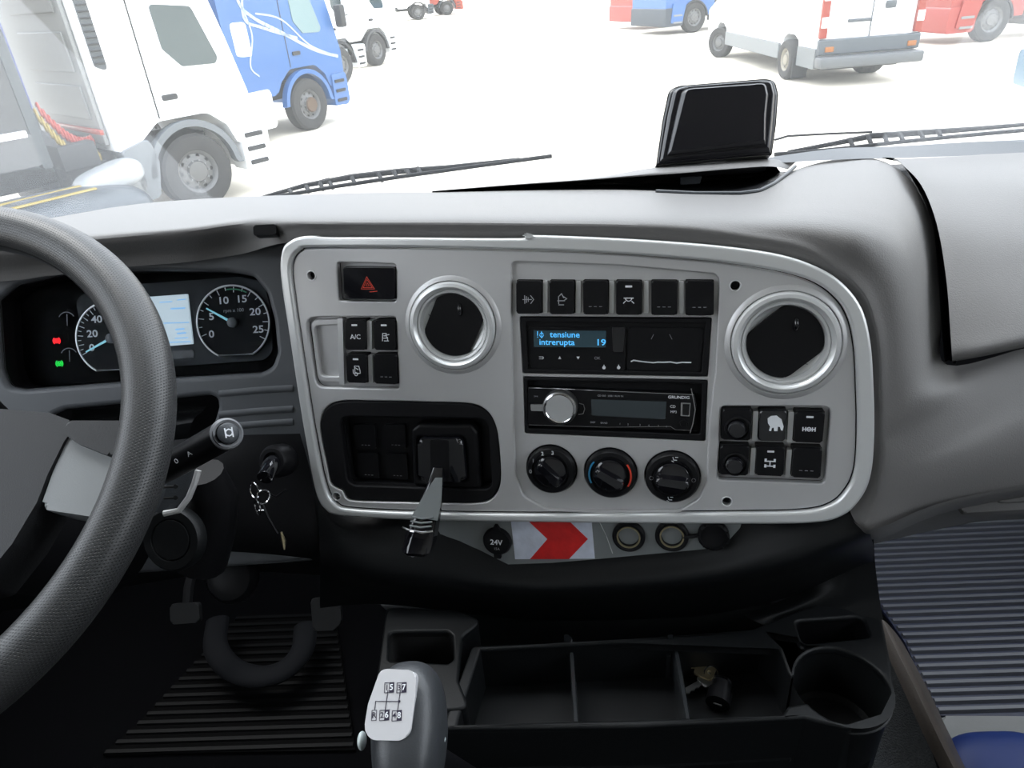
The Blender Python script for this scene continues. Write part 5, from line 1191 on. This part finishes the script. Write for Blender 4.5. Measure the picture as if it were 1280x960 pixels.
# --- right: trucks facing left
def mirrored(px, py, yaw): return vbase(px, py, yaw) @ Matrix.Diagonal((-1, 1, 1, 1))
def fronttruck(name, label, M, paint, low, R=.5):
    t = thing(name, label, 'truck', M, 'trucks parked in the yard')
    wheel(t, 1.35, 0, R, .32, M)
    body = rpoly([(0, .35), (.78, .35), (.82, .75), (.95, 1.02), (1.25, 1.18), (1.5, 1.18), (1.8, 1.0), (1.95, .6), (2.3, .6), (2.3, 3.6), (.3, 3.6), (.05, 2.6), (-.02, 1.4)], [.1, .03, .1, .1, .2, .2, .1, .03, .03, .1, .2, .2, .2])
    sideplate(t, 'cab', body, .04, 2.4, paint, M, .06)
    sideplate(t, 'bumper', rpoly([(-.06, .30), (.80, .30), (.84, .95), (-.04, .95)], .06), .0, 2.44, low, M, .05)
    sideplate(t, 'side_panel', rpoly([(.20, .42), (.74, .42), (.90, 1.05), (.30, 1.10)], .05), -.03, .06, paint, M, .02)
    sideplate(t, 'door_seam', rr(.86, 1.2, .88, 2.7, .001), .03, .045, CHAS, M, 0)
    for k in range(2): sideplate(t, 'step', rr(.32, .40+.25*k, .72, .46+.25*k, .01), -.05, .02, ALU, M, .005)
    part('headlamp', box((.10, .25, .62), (.16, .4, .22), .04), PGL, t, M)
    part('windscreen', box((.02, 1.22, 2.2), (.1, 2.1, .9), .03), VGL, t, M)
    sideplate(t, 'wheel_arch', [(1.35+.64*cos(radians(a)), .5+.66*sin(radians(a))) for a in range(175, 4, -10)]+[(1.35+.58*cos(radians(a)), .5+.60*sin(radians(a))) for a in range(5, 176, 10)], -.01, .1, CHAS, M, .01)
    part('chassis_rail', box((3.5, 1.2, .75), (3.5, .9, .3), .03), CHAS, t, M)
    sideplate(t, 'side_tank', rr(2.4, .35, 3.8, .95, .06), .0, .6, ALU, M, .03)
    wheel(t, 4.6, 0, R, .32, M)
    return t
MR = vbase(1180, 58, 12); fronttruck('articulated_truck', 'bright red truck at the upper right corner beside the van', MR, CR, CR, .56)
M2 = vbase(832, 45, 25); fronttruck('articulated_truck', 'blue truck with dark grey bumper, left of the white van', M2, CB, mat('slate_bumper', (.025, .033, .045), .5), .55)
M3 = vbase(799, 38, 25); fronttruck('articulated_truck', 'red truck peeping out left of the blue one at the top', M3, CR, CR, .5)
# --- white van
MV = vbase(980, 99, 94)
vn = thing('van', 'white van seen from its rear corner at the top right', 'van', MV)
K = 1.12
wheel(vn, 0, 0.05, .42, .45, MV, sgn=1, hub=mat('cream_wheel', (.2, .18, .14), .6), holes=6)
sideplate(vn, 'body', rpoly([(-1.45, .42), (-.55, .42), (-.42, .85), (-.2, .95), (.2, .95), (.42, .85), (.5, .42), (4.55, .42), (4.62, .80), (4.85, .92), (5.25, .92), (5.45, .8), (5.5, .42), (6.3, .45), (6.35, 1.2), (5.6, 1.5), (5.0, 2.9), (-1.45, 3.0)], .06), -2.15, -.06, CW, MV, .05)
sideplate(vn, 'side_skirt', rr(.55, .40, 4.5, .72, .03), -.06, .0, mat('pale_grey_skirt', (.13, .14, .145), .5), MV, .01)
sideplate(vn, 'rear_skirt', rr(-1.46, .36, -.55, .75, .03), -.06, .0, mat('grey_skirt', (.10, .11, .115), .5), MV, .01)
wheel(vn, 5.05, .02, .40, .25, MV, sgn=1, holes=6, steer=30)
wheel(vn, 0, -2.15, .42, .45, MV, sgn=-1, holes=6)
part('rear_bumper', box((-1.62, -1.10, .50), (.35, 2.2, .22), .05), mat('bumper_grey', (.07, .075, .08), .5), vn, MV)
part('rear_panel', box((-1.50, -1.10, .78), (.12, 2.16, .30), .03), mat('slate_panel', (.05, .06, .07), .5), vn, MV)
for yy in (-.10, -2.10):
    tl = part('tail_lamp', box((-1.49, yy, 1.55), (.10, .16, 1.2), .02), LAMP, vn, MV)
    part('lamp_lens', merge([box((-1.55, yy, z), (.02, .15, .2), .01) for z in (1.25, 1.75)]), CW, tl, MV, label='white lens')
part('door_seam', box((-1.475, -1.10, 1.8), (.02, .015, 2.0)), GREYB, vn, MV)
part('door_handle', merge([box((-1.50, -.85, 1.25), (.05, .5, .06), .01), box((-1.50, -1.45, 1.50), (.05, .22, .14), .02)]), GREYB, vn, MV)
part('mudflap', box((-.50, -.12, .30), (.04, .35, .45), .01), CHAS, vn, MV)
part('underbody', box((2.2, -1.1, .40), (7.0, 1.7, .2), .05), CHAS, vn, MV)
for yy in (-.25, -2.0): part('reflector', box((-1.56, yy, .74), (.06, .18, .10), .01), ORNG, vn, MV)
# blue vehicle at the right edge
MX = vbase(1372, 170, 80)
t = thing('car', 'pale blue car just entering the frame at the right edge', 'car', MX)
wheel(t, 0, 0, .32, .2, MX, sgn=1)
sideplate(t, 'body', rpoly([(-.7, .25), (3.3, .25), (3.35, .8), (2.5, .95), (1.9, 1.4), (-.2, 1.45), (-.75, .95)], .12), -1.7, -.04, mat('pale_blue_paint', (.05, .11, .16), .35, coat=.3), MX, .06)
sideplate(t, 'side_window', rpoly([(-.2, .98), (2.2, .98), (1.8, 1.33), (-.1, 1.36)], .05), -.03, -.01, VGL, MX, .01)
# low dark vehicle front with yellow stripes, lower left
MY = vbase(85, 318, 46)
t = thing('car', 'low dark bonnet with yellow stripes just beyond the dash at the left', 'car', MY)
part('bonnet', (lambda m: (m.transform(Matrix.Translation((0, 0, .36))), m)[1])(superell(1.1, .6, .36, 3)), mat('slate_bonnet', (.03, .037, .045), .35), t, MY)
part('windscreen', (lambda m: (m.transform(Matrix.Translation((.80, .25, .70)) @ Matrix.Rotation(radians(-12), 4, 'Y')), m)[1])(superell(.42, .30, .16, 3)), mat('pale_windscreen', (.25, .26, .27), .2), t, MY, label='bright rounded top')  # pale colour stands in for a highlight on the glass
for k, y in enumerate((-.25, .08)):
    part('yellow_stripe', tube([(x, y+.05*sin(x*2), .71) for x in [-.7+.15*i for i in range(9)]], .045, 8, flat=.35), YEL, t, MY, label='yellow stripe')
